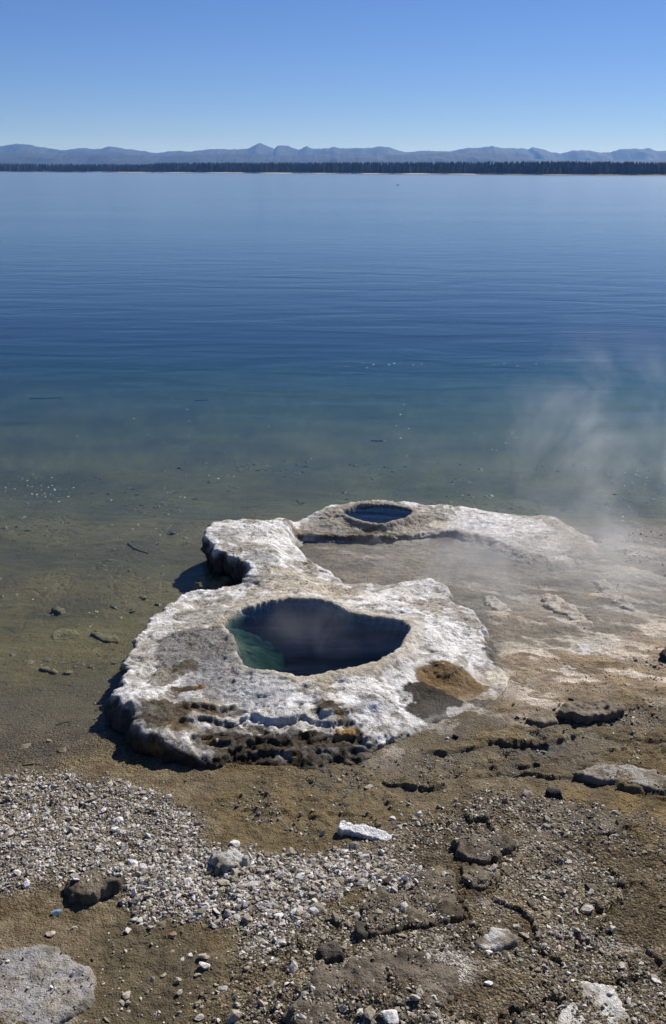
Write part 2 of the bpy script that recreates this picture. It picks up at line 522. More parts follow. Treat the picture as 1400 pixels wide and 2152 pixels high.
# ------------------------------------------------------------------ ground: shore and lake bed in one sheet
GC = [(100, 1570, -.012), (100, 1500, -.05), (100, 1430, -.09), (100, 1300, -.17), (-150, 1300, -.18), (-150, 1500, -.06), (300, 1230, -.16), (100, 1150, -.28), (-200, 1100, -.34), (100, 1050, -.38), (350, 1050, -.36),
      (560, 1040, -.26), (400, 1150, -.22), (380, 1200, -.2), (200, 1380, -.12), (190, 1480, -.06), (250, 1280, -.16), (750, 1025, -.22), (900, 1030, -.20), (1100, 1030, -.18), (1250, 1040, -.15), (1450, 1040, -.15),
      (1300, 1100, -.05), (1450, 1110, -.05), (1250, 1180, -.012), (1400, 1180, -.018), (1200, 1230, -.012), (1350, 1250, -.01), (1500, 1250, -.008), (1100, 1200, -.03), (1100, 1260, -.022), (1000, 1240, -.028), (950, 1180, -.035), (800, 1170, -.04), (720, 1160, -.04), (850, 1215, -.035),
      (1050, 1300, -.015), (1120, 1340, -.006), (1250, 1310, -.006), (1400, 1330, .004), (1100, 1400, .004), (1220, 1390, .012), (1350, 1420, .022), (1150, 1460, .006), (1250, 1510, .02), (1400, 1500, .04), (1050, 1520, .008),
      (950, 1570, .006), (1150, 1570, .012), (1350, 1580, .03), (850, 1610, .004), (700, 1650, .004), (550, 1660, .01), (420, 1650, .012), (900, 1680, .02), (1050, 1640, .018), (1250, 1640, .03), (1450, 1640, .05), (300, 1625, .012), (200, 1590, .002), (-100, 1600, .01),
      (50, 1660, .05), (200, 1680, .065), (350, 1720, .07), (200, 1780, .10), (0, 1780, .10), (-200, 1780, .1), (450, 1790, .08), (600, 1740, .03), (720, 1790, .05), (900, 1750, .06), (1300, 1700, .05), (1450, 1750, .08), (1100, 1720, .08), (1150, 1800, .11), (1350, 1800, .06), (1000, 1850, .12),
      (350, 1870, .11), (550, 1870, .12), (700, 1880, .11), (800, 1930, .12), (200, 1920, .075), (50, 1930, .08), (300, 2000, .06), (420, 1960, .07), (550, 1980, .11), (650, 2050, .16), (850, 2060, .24), (760, 2120, .26), (980, 2040, .20), (1100, 1950, .15), (1250, 1900, .12), (1400, 1900, .12),
      (1100, 2080, .18), (1300, 2050, .15), (1400, 2130, .17), (300, 2100, .06), (450, 2120, .09), (100, 2080, .09), (-100, 2080, .12), (550, 2150, .16), (1000, 2250, .25), (400, 2300, .12), (1400, 2300, .25), (-200, 2250, .2)]
GC_W = [(*U(a, b, c), c) for a, b, c in GC]

Z_WHITE = smooth_closed(poly([(-120, 1640), (60, 1615), (180, 1620), (290, 1650), (400, 1700), (470, 1770), (560, 1795), (700, 1790), (850, 1800), (850, 1885), (700, 1890), (660, 1960), (560, 2010), (480, 1960), (370, 1930), (280, 1905), (130, 1860), (-120, 1890)], .08), 3)
Z_FINE_R = smooth_closed(poly([(830, 1760), (900, 1690), (1000, 1650), (1090, 1650), (1330, 1690), (1420, 1760), (1500, 1900), (1500, 2250), (420, 2250), (440, 2090), (560, 1960), (640, 1930), (720, 1890), (850, 1880)], .12), 3)
Z_MUD = smooth_closed(poly([(110, 1960), (200, 1925), (350, 1940), (440, 1990), (470, 2050), (400, 2120), (350, 2250), (150, 2250), (230, 2100), (190, 2000)], .07), 3)
Z_WETSAND = smooth_closed(poly([(480, 1640), (900, 1600), (860, 1680), (800, 1740), (640, 1790), (520, 1770), (430, 1700)], .02), 3)
Z_DARKMOUND = smooth_closed(poly([(545, 2060), (660, 2020), (760, 2010), (900, 2030), (960, 2100), (900, 2250), (500, 2250)], .22), 3)
Z_PALEMOUND = smooth_closed(poly([(760, 1995), (870, 1975), (960, 1990), (985, 2030), (900, 2040), (820, 2020)], .22), 3)
Z_LEDGES = smooth_closed(poly([(980, 1540), (1150, 1500), (1500, 1480), (1500, 1700), (1200, 1650), (1000, 1640), (850, 1680), (800, 1640)], .02), 3)
Z_GRITBED = smooth_closed(poly([(-150, 1600), (-150, 1500), (100, 1440), (215, 1500), (300, 1620), (200, 1620), (60, 1625)], 0), 3)
Z_FLATS = smooth_closed(poly([(640, 1140), (760, 1140), (900, 1125), (1100, 1185), (1250, 1160), (1300, 1110), (1500, 1110), (1500, 1420), (1250, 1480), (1120, 1520), (1040, 1500), (1060, 1430), (1010, 1300), (930, 1240), (740, 1245)], -.02), 3)
Z_ALGAE = [(430, 1195, 60, 25), (1235, 1085, 90, 12), (1250, 1690, 160, 45), (1330, 1730, 120, 60), (470, 1225, 40, 14), (850, 1035, 160, 12), (330, 1015, 340, 14), (600, 1690, 170, 50), (760, 1660, 120, 30)]


def blob(x, y, px, py, rx, ry, z=0.0, wx=0.0, wy=0.0):
    c = U(px, py, z); a = U(px + rx, py, z); b = U(px, py - ry, z)
    sx = abs(a[0] - c[0]); sy = abs(b[1] - c[1])
    d = np.sqrt(((x + wx - c[0]) / sx) ** 2 + ((y + wy - c[1]) / sy) ** 2)
    return 1 - ss(0.62, 1.12, d)


def crust(x, y):
    """Broken crust plates of the upper shore: (how much there is, joint, random number of the plate)."""
    wx_ = .32 * fbm2(x * 2.1, y * 2.1, 4, 351); wy_ = .32 * fbm2(x * 2.1, y * 2.1, 4, 352)
    f1, f2, cid = worley2((x + wx_) * 2.3, (y + wy_) * 2.7, 353, True)
    m = np.clip(ss(-.05, .15, sd_only(x, y, Z_FINE_R)) + .8 * ss(-.05, .1, sd_only(x, y, Z_LEDGES)) + .5 * ss(-.05, .1, sd_only(x, y, Z_WETSAND)), 0, 1)
    m = m * ss(-.15, .15, fbm2(x * .8, y * .8, 3, 354) + .12)
    return m, ss(.06, .015, f2 - f1), cid


def ground_z(x, y, detail=True):
    z = shepard(x, y, GC_W, 0.22)
    # beyond the shelf the bed drops away
    wob = 0.9 * fbm2(x * 0.25, y * 0.3, 3, 5)
    yy = y + wob
    far = np.interp(yy, [9.5, 11.0, 12.0, 13.5, 15, 18, 22, 27, 35, 50, 80, 300, 20000], [-.22, -.32, -.39, -.47, -.56, -.76, -1.05, -1.5, -2.3, -4, -7, -16, -18])
    z = z + (far - z) * ss(9.8, 11.6, y + 0.35 * np.minimum(x, 2) * 0)
    if detail:
        near = 1 - ss(20, 60, y)
        amp = 0.35 + 0.65 * ss(-.04, .05, z)
        z = z + near * amp * (0.016 * fbm2(x * 1.6, y * 1.6, 3, 11) + (1 - ss(10.5, 13, y)) * (0.008 * fbm2(x * 7, y * 7, 3, 12) + 0.0045 * fbm2(x * 26, y * 26, 3, 13)))
        led = ss(-.05, .08, sd_only(x, y, Z_LEDGES))
        q = y * 2.3 + 0.9 * fbm2(x * .7, y * 1.1, 4, 21)
        sw = q - np.floor(q)
        sw = np.where(sw < .10, ss(0, .10, sw), 1 - (sw - .10) / .90)
        z = z + led * 0.026 * (sw - .5) * (0.4 + np.clip(0.6 + fbm2(x * 1.3, y * 2.2, 3, 22), 0, 1.2))
        cm, cj, cid = crust(x, y)
        z = z + cm * (.030 * (cid - .5) - .016 * cj)
        wsn = np.clip(ss(-.1, .1, sd_only(x, y, Z_WETSAND)) + led, 0, 1)
        z = z - wsn * .014 * ss(.12, .5, fbm2(x * 5, y * 8, 4, 23)) + wsn * .005 * fbm2(x * 13, y * 17, 3, 24)
        dm = ss(-.06, .12, sd_only(x, y, Z_DARKMOUND))
        z = z + dm * 0.03 * np.abs(fbm2(x * 9, y * 9, 3, 31))
        z = z + np.clip(ss(-.1, .1, sd_only(x, y, Z_MUD)) + wsn, 0, 1) * (.005 * (1 - 2 * np.abs(noise2(x * 11, y * 14, 25))) + .004 * noise2(x * 24, y * 28, 26))
        wh = ss(-.05, .1, sd_only(x, y, Z_WHITE))
        z = z + wh * 0.010 * fbm2(x * 14, y * 14, 3, 33)
        # flat platy bed of the lake
        bed = ss(-.03, -.09, z) * (1 - ss(10.5, 13.3, y))
        f1, f2 = worley2(x * 3.2 + 0.9 * noise2(x * 2.5, y * 3, 3), y * 4.2 + .9 * noise2(x * 3, y * 2.5, 4), 41)
        z = z + bed * (0.012 * ss(0.02, 0.10, f2 - f1) * ss(.05, .3, noise2(x * 1.1, y * 1.1, 43)) + .010 * fbm2(x * 3, y * 5, 4, 44))
        fl = ss(-.05, .12, sd_only(x, y, Z_FLATS))
        z = z + fl * (0.020 * np.clip(fbm2(x * 1.1 + y * .5, y * 2.4, 4, 47), -.2, 1) + 0.007 * fbm2(x * 14, y * 18, 4, 48))
    return z


def lerp(a, b, t):
    return a + (np.asarray(b) - a) * t[..., None]


def build_ground():
    ys = [-6.0, -3.0, 0.0, 1.2, 2.0]
    y = 2.5
    while y < 13.5:
        ys.append(y); y += max(0.008, 0.00178 * y)
    while y < 20000:
        ys.append(y); y *= 1.035
    ys = np.array(ys)
    NU = 690
    u = np.linspace(-1, 1, NU)
    half = np.where(ys < 30, 0.40 * np.maximum(ys, 2.0) + 1.1, 0.0)
    half = np.where(ys >= 30, 13.1 + (ys - 30) * 0.9, half)
    X = u[None, :] * half[:, None] + 0.35 * np.clip(ys / 8, 0, 1)[:, None]
    Y = np.repeat(ys[:, None], NU, 1)
    Z = ground_z(X, Y)
    # sink below the formation
    sdF = sd_only(X, Y, F_OUT, 0.6)
    Z = Z - ss(0.015, 0.10, sdF) * .12 - ss(0.12, 0.32, sdF) * 3.0
    n_ = len(ys)
    # colours
    lo = fbm2(X * 0.9, Y * 0.9, 4, 61); hi = fbm2(X * 6, Y * 6, 4, 62); st = fbm2(X * 2.2, Y * 5.5, 4, 63)
    c = np.zeros(X.shape + (3,)) + np.array([.235, .195, .125])
    c = lerp(c, [.30, .265, .20], ss(-.2, .5, lo + hi * .5) * .8)
    wx = 0.10 * fbm2(X * 3, Y * 3, 3, 64); wy = 0.10 * fbm2(X * 3, Y * 3, 3, 65)

    def zone(P, a=-.10, b=.12, jit=.12):
        return ss(a, b, sd_only(X, Y, P) + jit * fbm2(X * 4.5, Y * 4.5, 4, 66))
    fr = zone(Z_FINE_R)
    c = lerp(c, [.31, .27, .205], fr * .8)
    c = lerp(c, [.19, .165, .13], fr * ss(.0, .5, lo + .4 * hi) * .75)
    c = lerp(c, [.46, .43, .38], fr * ss(.25, .7, st) * .6)
    fl = zone(Z_FLATS, -.15, .2)
    c = lerp(c, [.56, .46, .34], fl)
    c = lerp(c, [.30, .235, .16], fl * ss(.05, .55, st) * .85)
    wcr = fl * ss(.05, .28, -fbm2(X * 1.7 + .8 * Y, Y * 3.4 + 1.2 * X, 5, 67, .6) - .1 * lo) * ss(-.05, .0, Z)
    c = lerp(c, [1.05, 1.0, .98], wcr * .9)
    wh = zone(Z_WHITE)
    c = lerp(c, [.33, .30, .255], wh)
    halo = ss(-.30, -.02, sdF) * ss(-.2, .2, X - .2) * ss(.0, .3, fbm2(X * 4, Y * 4, 4, 68, .6))
    c = lerp(c, [.88, .82, .78], halo * .8)
    ws = zone(Z_WETSAND)
    c = lerp(c, [.27, .22, .125], ws * .8)
    md = zone(Z_MUD)
    c = lerp(c, [.215, .185, .125], md)
    gb = zone(Z_GRITBED)
    c = lerp(c, [.30, .245, .155], gb * .8)
    dmk = zone(Z_DARKMOUND, -.05, .15)
    c = lerp(c, [.17, .15, .125], dmk * .85)
    pm = zone(Z_PALEMOUND, -.04, .06)
    c = lerp(c, [.68, .68, .72], pm * .9)
    # lake bed
    bed = ss(-.02, -.10, Z) * (1 - fl)
    hib = hi * (1 - ss(11, 14, Y)); stb = st * (1 - ss(12, 16, Y))
    cb = np.zeros(c.shape) + np.array([.30, .245, .075])
    cb = lerp(cb, [.19, .155, .05], ss(-.1, .5, lo + .5 * hib))
    cb = lerp(cb, [.38, .31, .115], ss(.1, .6, -lo + .3 * stb) * .7)
    cb = lerp(cb, [.12, .10, .055], ss(.35, .7, hib + .25 * lo) * .7)
    c = c + (cb - c) * bed[..., None]
    for a in Z_ALGAE:
        c = lerp(c, [.30, .23, .11], blob(X, Y, *a, 0, wx, wy) * np.clip(.35 + hi, 0, .6))
    cm, cj, cid = crust(X, Y)
    c = c * (1 + cm * (.65 * (cid - .5)))[..., None]
    c = lerp(c, [.16, .13, .09], cm * ss(.55, .8, np.mod(cid * 7.3, 1)) * .55)
    # pale crust and dark damp patches
    dry = ss(.05, .15, Z)
    c = lerp(c, [.62, .60, .60], dry * ss(.38, .7, st * .8 + hi * .4) * .7 * (1 - md))
    c = c * np.array([.62, .565, .475]) * (1 + 0.25 * hi[..., None])
    c = np.clip(c, .02, .85)
    wet = np.clip(ss(.035, -.005, Z) * .85 + md * .35 + ws * .3 - .6 * wcr, 0, 1)
    grit = np.clip(.25 + wh + fr * .9 + dmk * .5 + .5 * gb - md * .6 - ws * .35 - fl * .2, 0, 1) * ss(-.06, .0, Z)
    verts = np.stack([X, Y, Z], -1).reshape(-1, 3)
    faces = grid_faces(n_, NU)
    keep = (sdF.reshape(-1)[faces].min(1) < 0.30)
    v, f, cc, ww, gg = cull(verts, faces, keep, c.reshape(-1, 3), wet.reshape(-1), grit.reshape(-1))
    me = make_mesh('ground', v, f)
    set_col(me, cc); set_float(me, ww, 'wet'); set_float(me, gg, 'grit')
    return add('ground', me, M_GROUND, kind='structure', label='muddy gravel shore running down into a shallow lake bed', cat='ground')


build_ground()

# ------------------------------------------------------------------ lake


def spaced(lo, hi, step, far, growth=1.25):
    c = list(np.arange(lo, hi + 1e-6, step))
    d = step
    a = c[0]; left = []
    while a > -far:
        d *= growth; a -= d; left.append(a)
    d = step; b = c[-1]; right = []
    while b < far:
        d *= growth; b += d; right.append(b)
    return np.array(left[::-1] + c + right)


def build_lake():
    xs = spaced(-3.6, 4.4, 0.05, 15000)
    ys = spaced(4.6, 10.6, 0.05, 15000)
    ys = ys[ys > 1.0]
    X, Y = np.meshgrid(xs, ys)
    verts = np.stack([X, Y, np.zeros_like(X)], -1).reshape(-1, 3)
    faces = grid_faces(len(ys), len(xs))
    sdF = sd_only(X, Y, F_OUT, 0.6).reshape(-1)
    v, f = cull(verts, faces, sdF[faces].min(1) < 0.16)
    me = make_mesh('water', v, f)
    add('water', me, M_LAKE, kind='structure', label='calm blue lake, clear and shallow by the shore', cat='water')


build_lake()

# ------------------------------------------------------------------ sinter formation with its two hot pools


def formation_height(X, Y):
    return shepard(X, Y, FH_W, 0.10, 1.8)


SBLOB = [  # px, py, rx, ry, z, colour, strength
    (650, 1235, 150, 16, .28, (.44, .38, .29), .75), (560, 1262, 110, 14, .3, (.46, .41, .33), .7), (430, 1290, 70, 22, .26, (.36, .34, .30), .7), (330, 1340, 45, 30, .24, (.44, .41, .36), .6),
    (410, 1365, 105, 52, .3, (.215, .205, .19), .85), (470, 1415, 90, 45, .32, (.27, .265, .26), .8), (540, 1445, 90, 30, .33, (.40, .40, .40), .7), (300, 1410, 25, 50, .25, (.40, .37, .33), .6),
    (398, 1400, 30, 14, .3, (.15, .11, .06), .8), (395, 1447, 42, 9, .28, (.12, .075, .03), .9), (428, 1443, 14, 8, .28, (.26, .13, .035), .9), (345, 1425, 36, 20, .27, (.22, .18, .11), .8),
    (345, 1510, 75, 28, .2, (.15, .115, .065), .85), (440, 1492, 90, 11, .26, (.19, .12, .05), .8), (300, 1545, 40, 35, .15, (.14, .12, .09), .8), (380, 1530, 40, 14, .2, (.22, .15, .07), .6),
    (560, 1550, 130, 36, .2, (.10, .08, .055), .85), (620, 1590, 165, 32, .1, (.13, .095, .055), .85), (470, 1598, 90, 22, .1, (.22, .18, .12), .7), (480, 1560, 80, 24, .18, (.13, .10, .07), .8),
    (690, 1540, 78, 46, .16, (.115, .08, .042), .95), (718, 1522, 32, 18, .2, (.38, .23, .075), .95), (655, 1575, 70, 22, .12, (.14, .095, .05), .8), (740, 1500, 22, 10, .28, (.30, .31, .33), .6),
    (945, 1443, 92, 30, .05, (.25, .155, .065), .95), (905, 1486, 72, 34, .02, (.075, .055, .032), .97), (840, 1478, 50, 8, .06, (.05, .04, .03), .9), (1050, 1430, 28, 18, .03, (.68, .61, .50), .9), (1000, 1470, 50, 12, .03, (.34, .24, .13), .7),
    (960, 1500, 25, 12, .02, (.62, .58, .52), .8), (1035, 1480, 70, 10, .02, (.10, .09, .075), .8), (700, 1435, 48, 13, .33, (.34, .29, .22), .85), (1040, 1380, 24, 32, .02, (.12, .11, .08), .85),
    (790, 1080, 130, 34, .22, (.30, .27, .22), .9), (690, 1090, 60, 18, .2, (.30, .27, .23), .75), (650, 1112, 70, 7, .12, (.26, .19, .11), .8), (660, 1117, 36, 5, .12, (.68, .65, .58), .9), (900, 1090, 60, 16, .17, (.30, .27, .22), .7), (760, 1122, 110, 6, .08, (.19, .155, .095), .8),
    (545, 1172, 45, 14, .25, (.30, .29, .28), .75), (480, 1120, 40, 12, .27, (.40, .385, .36), .6), (640, 1213, 80, 14, .2, (.45, .39, .30), .7), (1215, 1160, 50, 18, .03, (.26, .23, .20), .75), (930, 1100, 40, 6, .1, (.62, .58, .46), .8),
    (1110, 1150, 100, 20, .05, (.58, .56, .53), .5), (600, 1500, 160, 18, .3, (.70, .67, .61), .7), (780, 1440, 100, 20, .3, (.76, .74, .71), .7), (950, 1340, 70, 40, .15, (.74, .73, .71), .6), (560, 1120, 70, 20, .25, (.72, .70, .67), .5), (1050, 1100, 120, 20, .1, (.72, .70, .68), .6),
    (870, 1250, 80, 14, .12, (.72, .69, .64), .7),
]


def build_formation():
    res = 0.0092
    lo = F_OUT.min(0) - 0.14; hi = F_OUT.max(0) + 0.14
    xs = np.arange(lo[0], hi[0], res); ys = np.arange(lo[1], hi[1], res)
    X, Y = np.meshgrid(xs, ys)
    sh = X.shape
    wx = 0.046 * fbm2(X * 4.2, Y * 4.2, 3, 71, .5); wy = 0.046 * fbm2(X * 4.2, Y * 4.2, 3, 72, .5)
    m = sd_only(X, Y, F_OUT, 0.25) > -0.16
    sd = np.full(sh, -0.3); nx = np.zeros(sh); ny = np.zeros(sh); cl = np.zeros(sh); bw = np.full(sh, .06)
    a = sdist((X + wx)[m], (Y + wy)[m], F_OUT, F_AT)
    sd[m] = a[0]; nx[m] = a[1]; ny[m] = a[2]; cl[m] = np.clip(a[3][:, 0], 0, 1); bw[m] = np.clip(a[3][:, 1], .03, .3)
    H = formation_height(X, Y)
    rough_c = fbm2(X * 3.2, Y * 3.2, 4, 73)
    H = H + 0.017 * rough_c * ss(.0, .10, H)
    terr = H * 26 + 1.2 * fbm2(X * 1.9, Y * 1.9, 4, 78)
    tf = terr - np.floor(terr)
    H = H + (ss(.40, .62, tf) - tf) / 26 * (.25 + .6 * blob(X, Y, 520, 1560, 330, 75, .1)) * ss(.02, .06, H)
    zb = np.where(cl > .4, -0.14, -0.05)
    t = np.clip((sd + bw) / (2 * bw), 0, 1)
    # steep edges: the band is wrapped round a bluff with a slightly hollow foot
    dn_cliff = np.where(t < .55, 0.06 * cl * ((.55 - t) / .55) ** 1.4, bw * ((t - .55) / .45) ** 1.6)
    fz_cliff = np.clip(t * 1.25, 0, 1) ** .85
    fz_soft = ss(0, 1, t)
    fz = fz_soft + (fz_cliff - fz_soft) * cl
    dp0 = sd_only(X, Y, POOL, 0.8); dv0 = sd_only(X, Y, VENT, 0.6)
    H = H + ss(.14, .02, np.abs(dp0)) * np.maximum(0, .192 - H) + ss(.08, .02, np.abs(dv0)) * np.maximum(0, .098 - H)
    Z = zb + (H - zb) * fz
    shift = np.where(sd < bw, (dn_cliff - sd) * cl, 0)
    shift = np.where(sd < -bw, (0.06 * cl + bw * 0 - sd) * cl * 0 + ((0.06 * cl) + bw) * cl, shift)
    X2 = X + nx * shift; Y2 = Y + ny * shift
    # pools
    pwx = 0.016 * fbm2(X * 9, Y * 9, 3, 74) + 0.007 * noise2(X * 34, Y * 34, 75)
    pwy = 0.016 * fbm2(X * 9, Y * 9, 3, 76) + 0.007 * noise2(X * 34, Y * 34, 77)
    dp = sd_only(X + pwx, Y + pwy, POOL, 0.8)
    dv = sd_only(X + pwx * .8, Y + pwy * .8, VENT, 0.6)
    Z = Z + 0.012 * np.exp(-((dp + .03) / .06) ** 2) * (dp < .01) + 0.016 * np.exp(-((dv + .04) / .05) ** 2) * (dv < .01)
    q_ = U(520, 1392, 0.0); q2 = U(612, 1392, 0.0); q3 = U(520, 1335, 0.0)
    ledge = ss(1.15, .80, np.hypot((X + 2 * pwx - q_[0]) / (q2[0] - q_[0]), (Y + 2 * pwy - q_[1]) / (q3[1] - q_[1])))
    deep = 0.05 * ss(0, .03, dp) + np.clip(dp0 - .03, 0, 9) * 5.0
    shelf = 0.05 * ss(0, .03, dp) + .02 + .11 * ss(0, .45, dp0) + .014 * fbm2(X * 10, Y * 10, 4, 79)
    deep = np.minimum(deep, shelf * ledge + deep * (1 - ledge))
    Z = np.where(dp > 0, np.maximum(Z - deep, -1.9), Z)
    deepv = 0.05 * ss(0, .03, dv) + np.clip(dv0 - .03, 0, 9) * 4.0
    Z = np.where(dv > 0, np.maximum(Z - deepv, -1.2), Z)
    # craggy relief along the surface normal
    N = grid_normals(X2, Y2, Z)
    inpool = ss(0, .03, np.maximum(dp, dv))
    f = fbm3(X2 * 14, Y2 * 14, Z * 22, 5, 81, .55)
    strata = noise3(X2 * 3, Y2 * 3, Z * 55 + 6 * rough_c, 85) + .6 * noise3(X2 * 7, Y2 * 7, Z * 110, 86)
    f1, f2 = worley2(X2 * 24 + f * .5, Y2 * 24, 87)
    pits = ss(.0, .28, f1)
    front = ss(-.02, .25, blob(X, Y, 540, 1560, 330, 80, .1)) * ss(.02, .12, .21 - H)
    grey = np.clip(blob(X, Y, 430, 1385, 150, 90, .3) + blob(X, Y, 790, 1085, 170, 45, .2) * .8, 0, 1)
    amp = 0.0018 + 0.013 * cl * (sd < bw * 1.3) + 0.006 * front + 0.004 * grey
    disp = amp * f + (0.017 * front + .014 * cl * ss(.95, .4, t)) * strata + (0.0015 + .004 * grey) * (pits - 1)
    hi0 = fbm2(X * 5, Y * 5, 3, 97)
    crack = np.abs(fbm2(X * 2.1 + 4, Y * 3.6, 4, 88))
    disp = disp - 0.011 * ss(.05, .0, crack) * ss(.03, .09, H) * ss(-.02, .05, -np.maximum(dp, dv))
    w1, w2 = worley2(X * 3.4 + .5 * hi0, Y * 4.6 + .5 * hi0, 90)
    plate = ss(.05, .0, w2 - w1) * ss(.05, .35, noise2(X * 1.2, Y * 1.2, 96) + .15)
    disp = disp + .026 * cl * ss(1.0, .7, t) * fbm3(X2 * 6, Y2 * 6, Z * 24, 3, 104)
    disp = disp - 0.008 * plate * ss(.03, .08, H) * ss(-.02, .05, -np.maximum(dp, dv))
    rg1 = 1 - 2 * np.abs(noise2(X * 17, Y * 17, 101)); rg2 = 1 - 2 * np.abs(noise2(X * 36 + 3, Y * 36, 102))
    rmask = .35 + .65 * ss(-.25, .3, fbm2(X * 2.3, Y * 2.3, 3, 103)) + .5 * grey
    disp = disp + rmask * (.0042 * rg1 + .0034 * rg2) + 0.0026 * fbm2(X * 60, Y * 60, 2, 89)
    disp = disp * (1 - .6 * inpool)
    X3 = X2 + N[..., 0] * disp; Y3 = Y2 + N[..., 1] * disp; Z3 = Z + N[..., 2] * disp
    # colour
    lo_ = fbm2(X * 1.7, Y * 1.7, 4, 91); hi_ = fbm2(X * 8, Y * 8, 4, 92); st = fbm2(X * 3, Y * 7, 4, 93)
    c = np.zeros(sh + (3,)) + np.array([.64, .62, .595])
    c = lerp(c, [.31, .275, .225], ss(-.12, .26, lo_ * .7 + hi_ * .65 + .05) * .85)
    c = lerp(c, [.20, .175, .14], ss(.28, .62, hi_ - .3 * lo_) * .55)
    c = lerp(c, [.76, .75, .735], ss(.15, .55, st - .4 * lo_) * .8)
    c = lerp(c, [.46, .40, .31], np.exp(-((np.maximum(dp, -.5) + .03) / .09) ** 2) * .75)
    fine_ = fbm2(X * 24, Y * 24, 3, 100)
    bwx = 0.035 * fbm2(X * 6, Y * 6, 4, 94); bwy = 0.035 * fbm2(X * 6, Y * 6, 4, 95)
    c = lerp(c, [.42, .34, .245], (1 - cl) * ss(.05, .005, Z3 + .02 * hi_) * .8)
    for px, py, rx, ry, z, col, s in SBLOB:
        if sum(col) < .62:
            col = tuple(v * (.45 if sum(col) < .42 else .7) for v in col)
        mk = blob(X, Y, px, py, rx, ry, hfit(px, py, z), bwx, bwy)
        c = lerp(c, col, ss(.36, .62, mk + .30 * hi_ + .16 * fine_) * s)
    # algal waterline stain plus painted shade on the bluffs, thin white bloom on lips
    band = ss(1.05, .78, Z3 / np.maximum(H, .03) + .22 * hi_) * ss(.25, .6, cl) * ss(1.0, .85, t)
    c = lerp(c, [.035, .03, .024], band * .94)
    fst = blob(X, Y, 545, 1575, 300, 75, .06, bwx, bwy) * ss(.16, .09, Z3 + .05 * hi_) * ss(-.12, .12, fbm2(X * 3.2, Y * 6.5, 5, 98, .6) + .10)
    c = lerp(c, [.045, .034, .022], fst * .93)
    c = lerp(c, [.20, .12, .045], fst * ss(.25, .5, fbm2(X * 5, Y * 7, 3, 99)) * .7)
    lip = cl * np.exp(-((sd - bw) / .035) ** 2) * ss(-.1, .25, hi_ + .3 * st)
    c = lerp(c, [.74, .73, .71], lip * .6)
    # colour darker in the pits, lighter on the crests
    c = c * (1 + .30 * np.clip(f, -1, 1) + .22 * np.clip(fine_, -1, 1))[..., None]
    c = lerp(c, [.10, .085, .065], np.clip(ss(.035, .0, crack) + plate, 0, 1) * ss(.03, .09, H) * .6)
    c = lerp(c, [.05, .05, .045], inpool * ss(.01, .05, np.maximum(dp, dv)))
    c = lerp(c, np.array([.26, .235, .15]), inpool * ledge * np.clip(.75 + .5 * hi_ + .4 * st, .25, 1))
    c = np.clip(c, .02, .86)
    wet = np.clip(inpool * .6 + ss(.05, -.01, Z3) * .8 + .25 * blob(X, Y, 905, 1486, 70, 32, .02, bwx, bwy) + .25 * blob(X, Y, 690, 1545, 60, 34, .16, bwx, bwy) + .5 * blob(X, Y, 395, 1447, 42, 10, .28), 0, 1)
    verts = np.stack([X3, Y3, Z3], -1).reshape(-1, 3)
    faces = grid_faces(*sh)
    sdf = sd.reshape(-1)
    bwf = bw.reshape(-1)
    keepv = sdf > -(bwf * 1.02 + res)
    keep = keepv[faces].all(1)
    # split at the narrow neck between the rear mound and the front cone
    n0 = U(480, 1228, .15); n1 = U(760, 1236, .1)
    side = (verts[:, 1] - (n0[1] + (verts[:, 0] - n0[0]) / (n1[0] - n0[0]) * (n1[1] - n0[1])))
    fs = side[faces].mean(1) > 0
    root = bpy.data.objects.new('sinter_formation', None)
    COL.objects.link(root)
    root.empty_display_size = 0.3
    root['label'] = 'white crusted hot spring formation with two dark steaming pools at the lake edge'
    root['category'] = 'rock formation'
    parts = {}
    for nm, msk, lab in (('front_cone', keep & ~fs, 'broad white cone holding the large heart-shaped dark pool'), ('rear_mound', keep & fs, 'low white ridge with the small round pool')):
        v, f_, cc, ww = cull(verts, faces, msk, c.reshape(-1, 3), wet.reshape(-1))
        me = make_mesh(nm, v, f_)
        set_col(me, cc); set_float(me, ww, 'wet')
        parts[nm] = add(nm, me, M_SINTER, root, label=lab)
    for P, lvl, par, lab in ((POOL, .184, 'front_cone', 'dark heart-shaped pool with a green sunlit corner'), (VENT, .089, 'rear_mound', 'small oval dark blue pool')):
        cen = P.mean(0)
        Q = cen + (P - cen) * 1.06
        n = len(Q)
        bm = bmesh.new()
        top = [bm.verts.new((q[0], q[1], lvl)) for q in Q]
        bot = [bm.verts.new((q[0], q[1], -2.2)) for q in Q]
        bm.faces.new(top)
        bm.faces.new(bot[::-1])
        for i in range(n):
            bm.faces.new((top[i], bot[i], bot[(i + 1) % n], top[(i + 1) % n]))
        bmesh.ops.recalc_face_normals(bm, faces=bm.faces)
        bmesh.ops.triangulate(bm, faces=bm.faces)
        me = bpy.data.meshes.new('pool_water'); bm.to_mesh(me); bm.free()
        add('pool_water', me, M_POOL, parts[par], label=lab)


build_formation()

# ------------------------------------------------------------------ slabs and rocks


SLABS = []


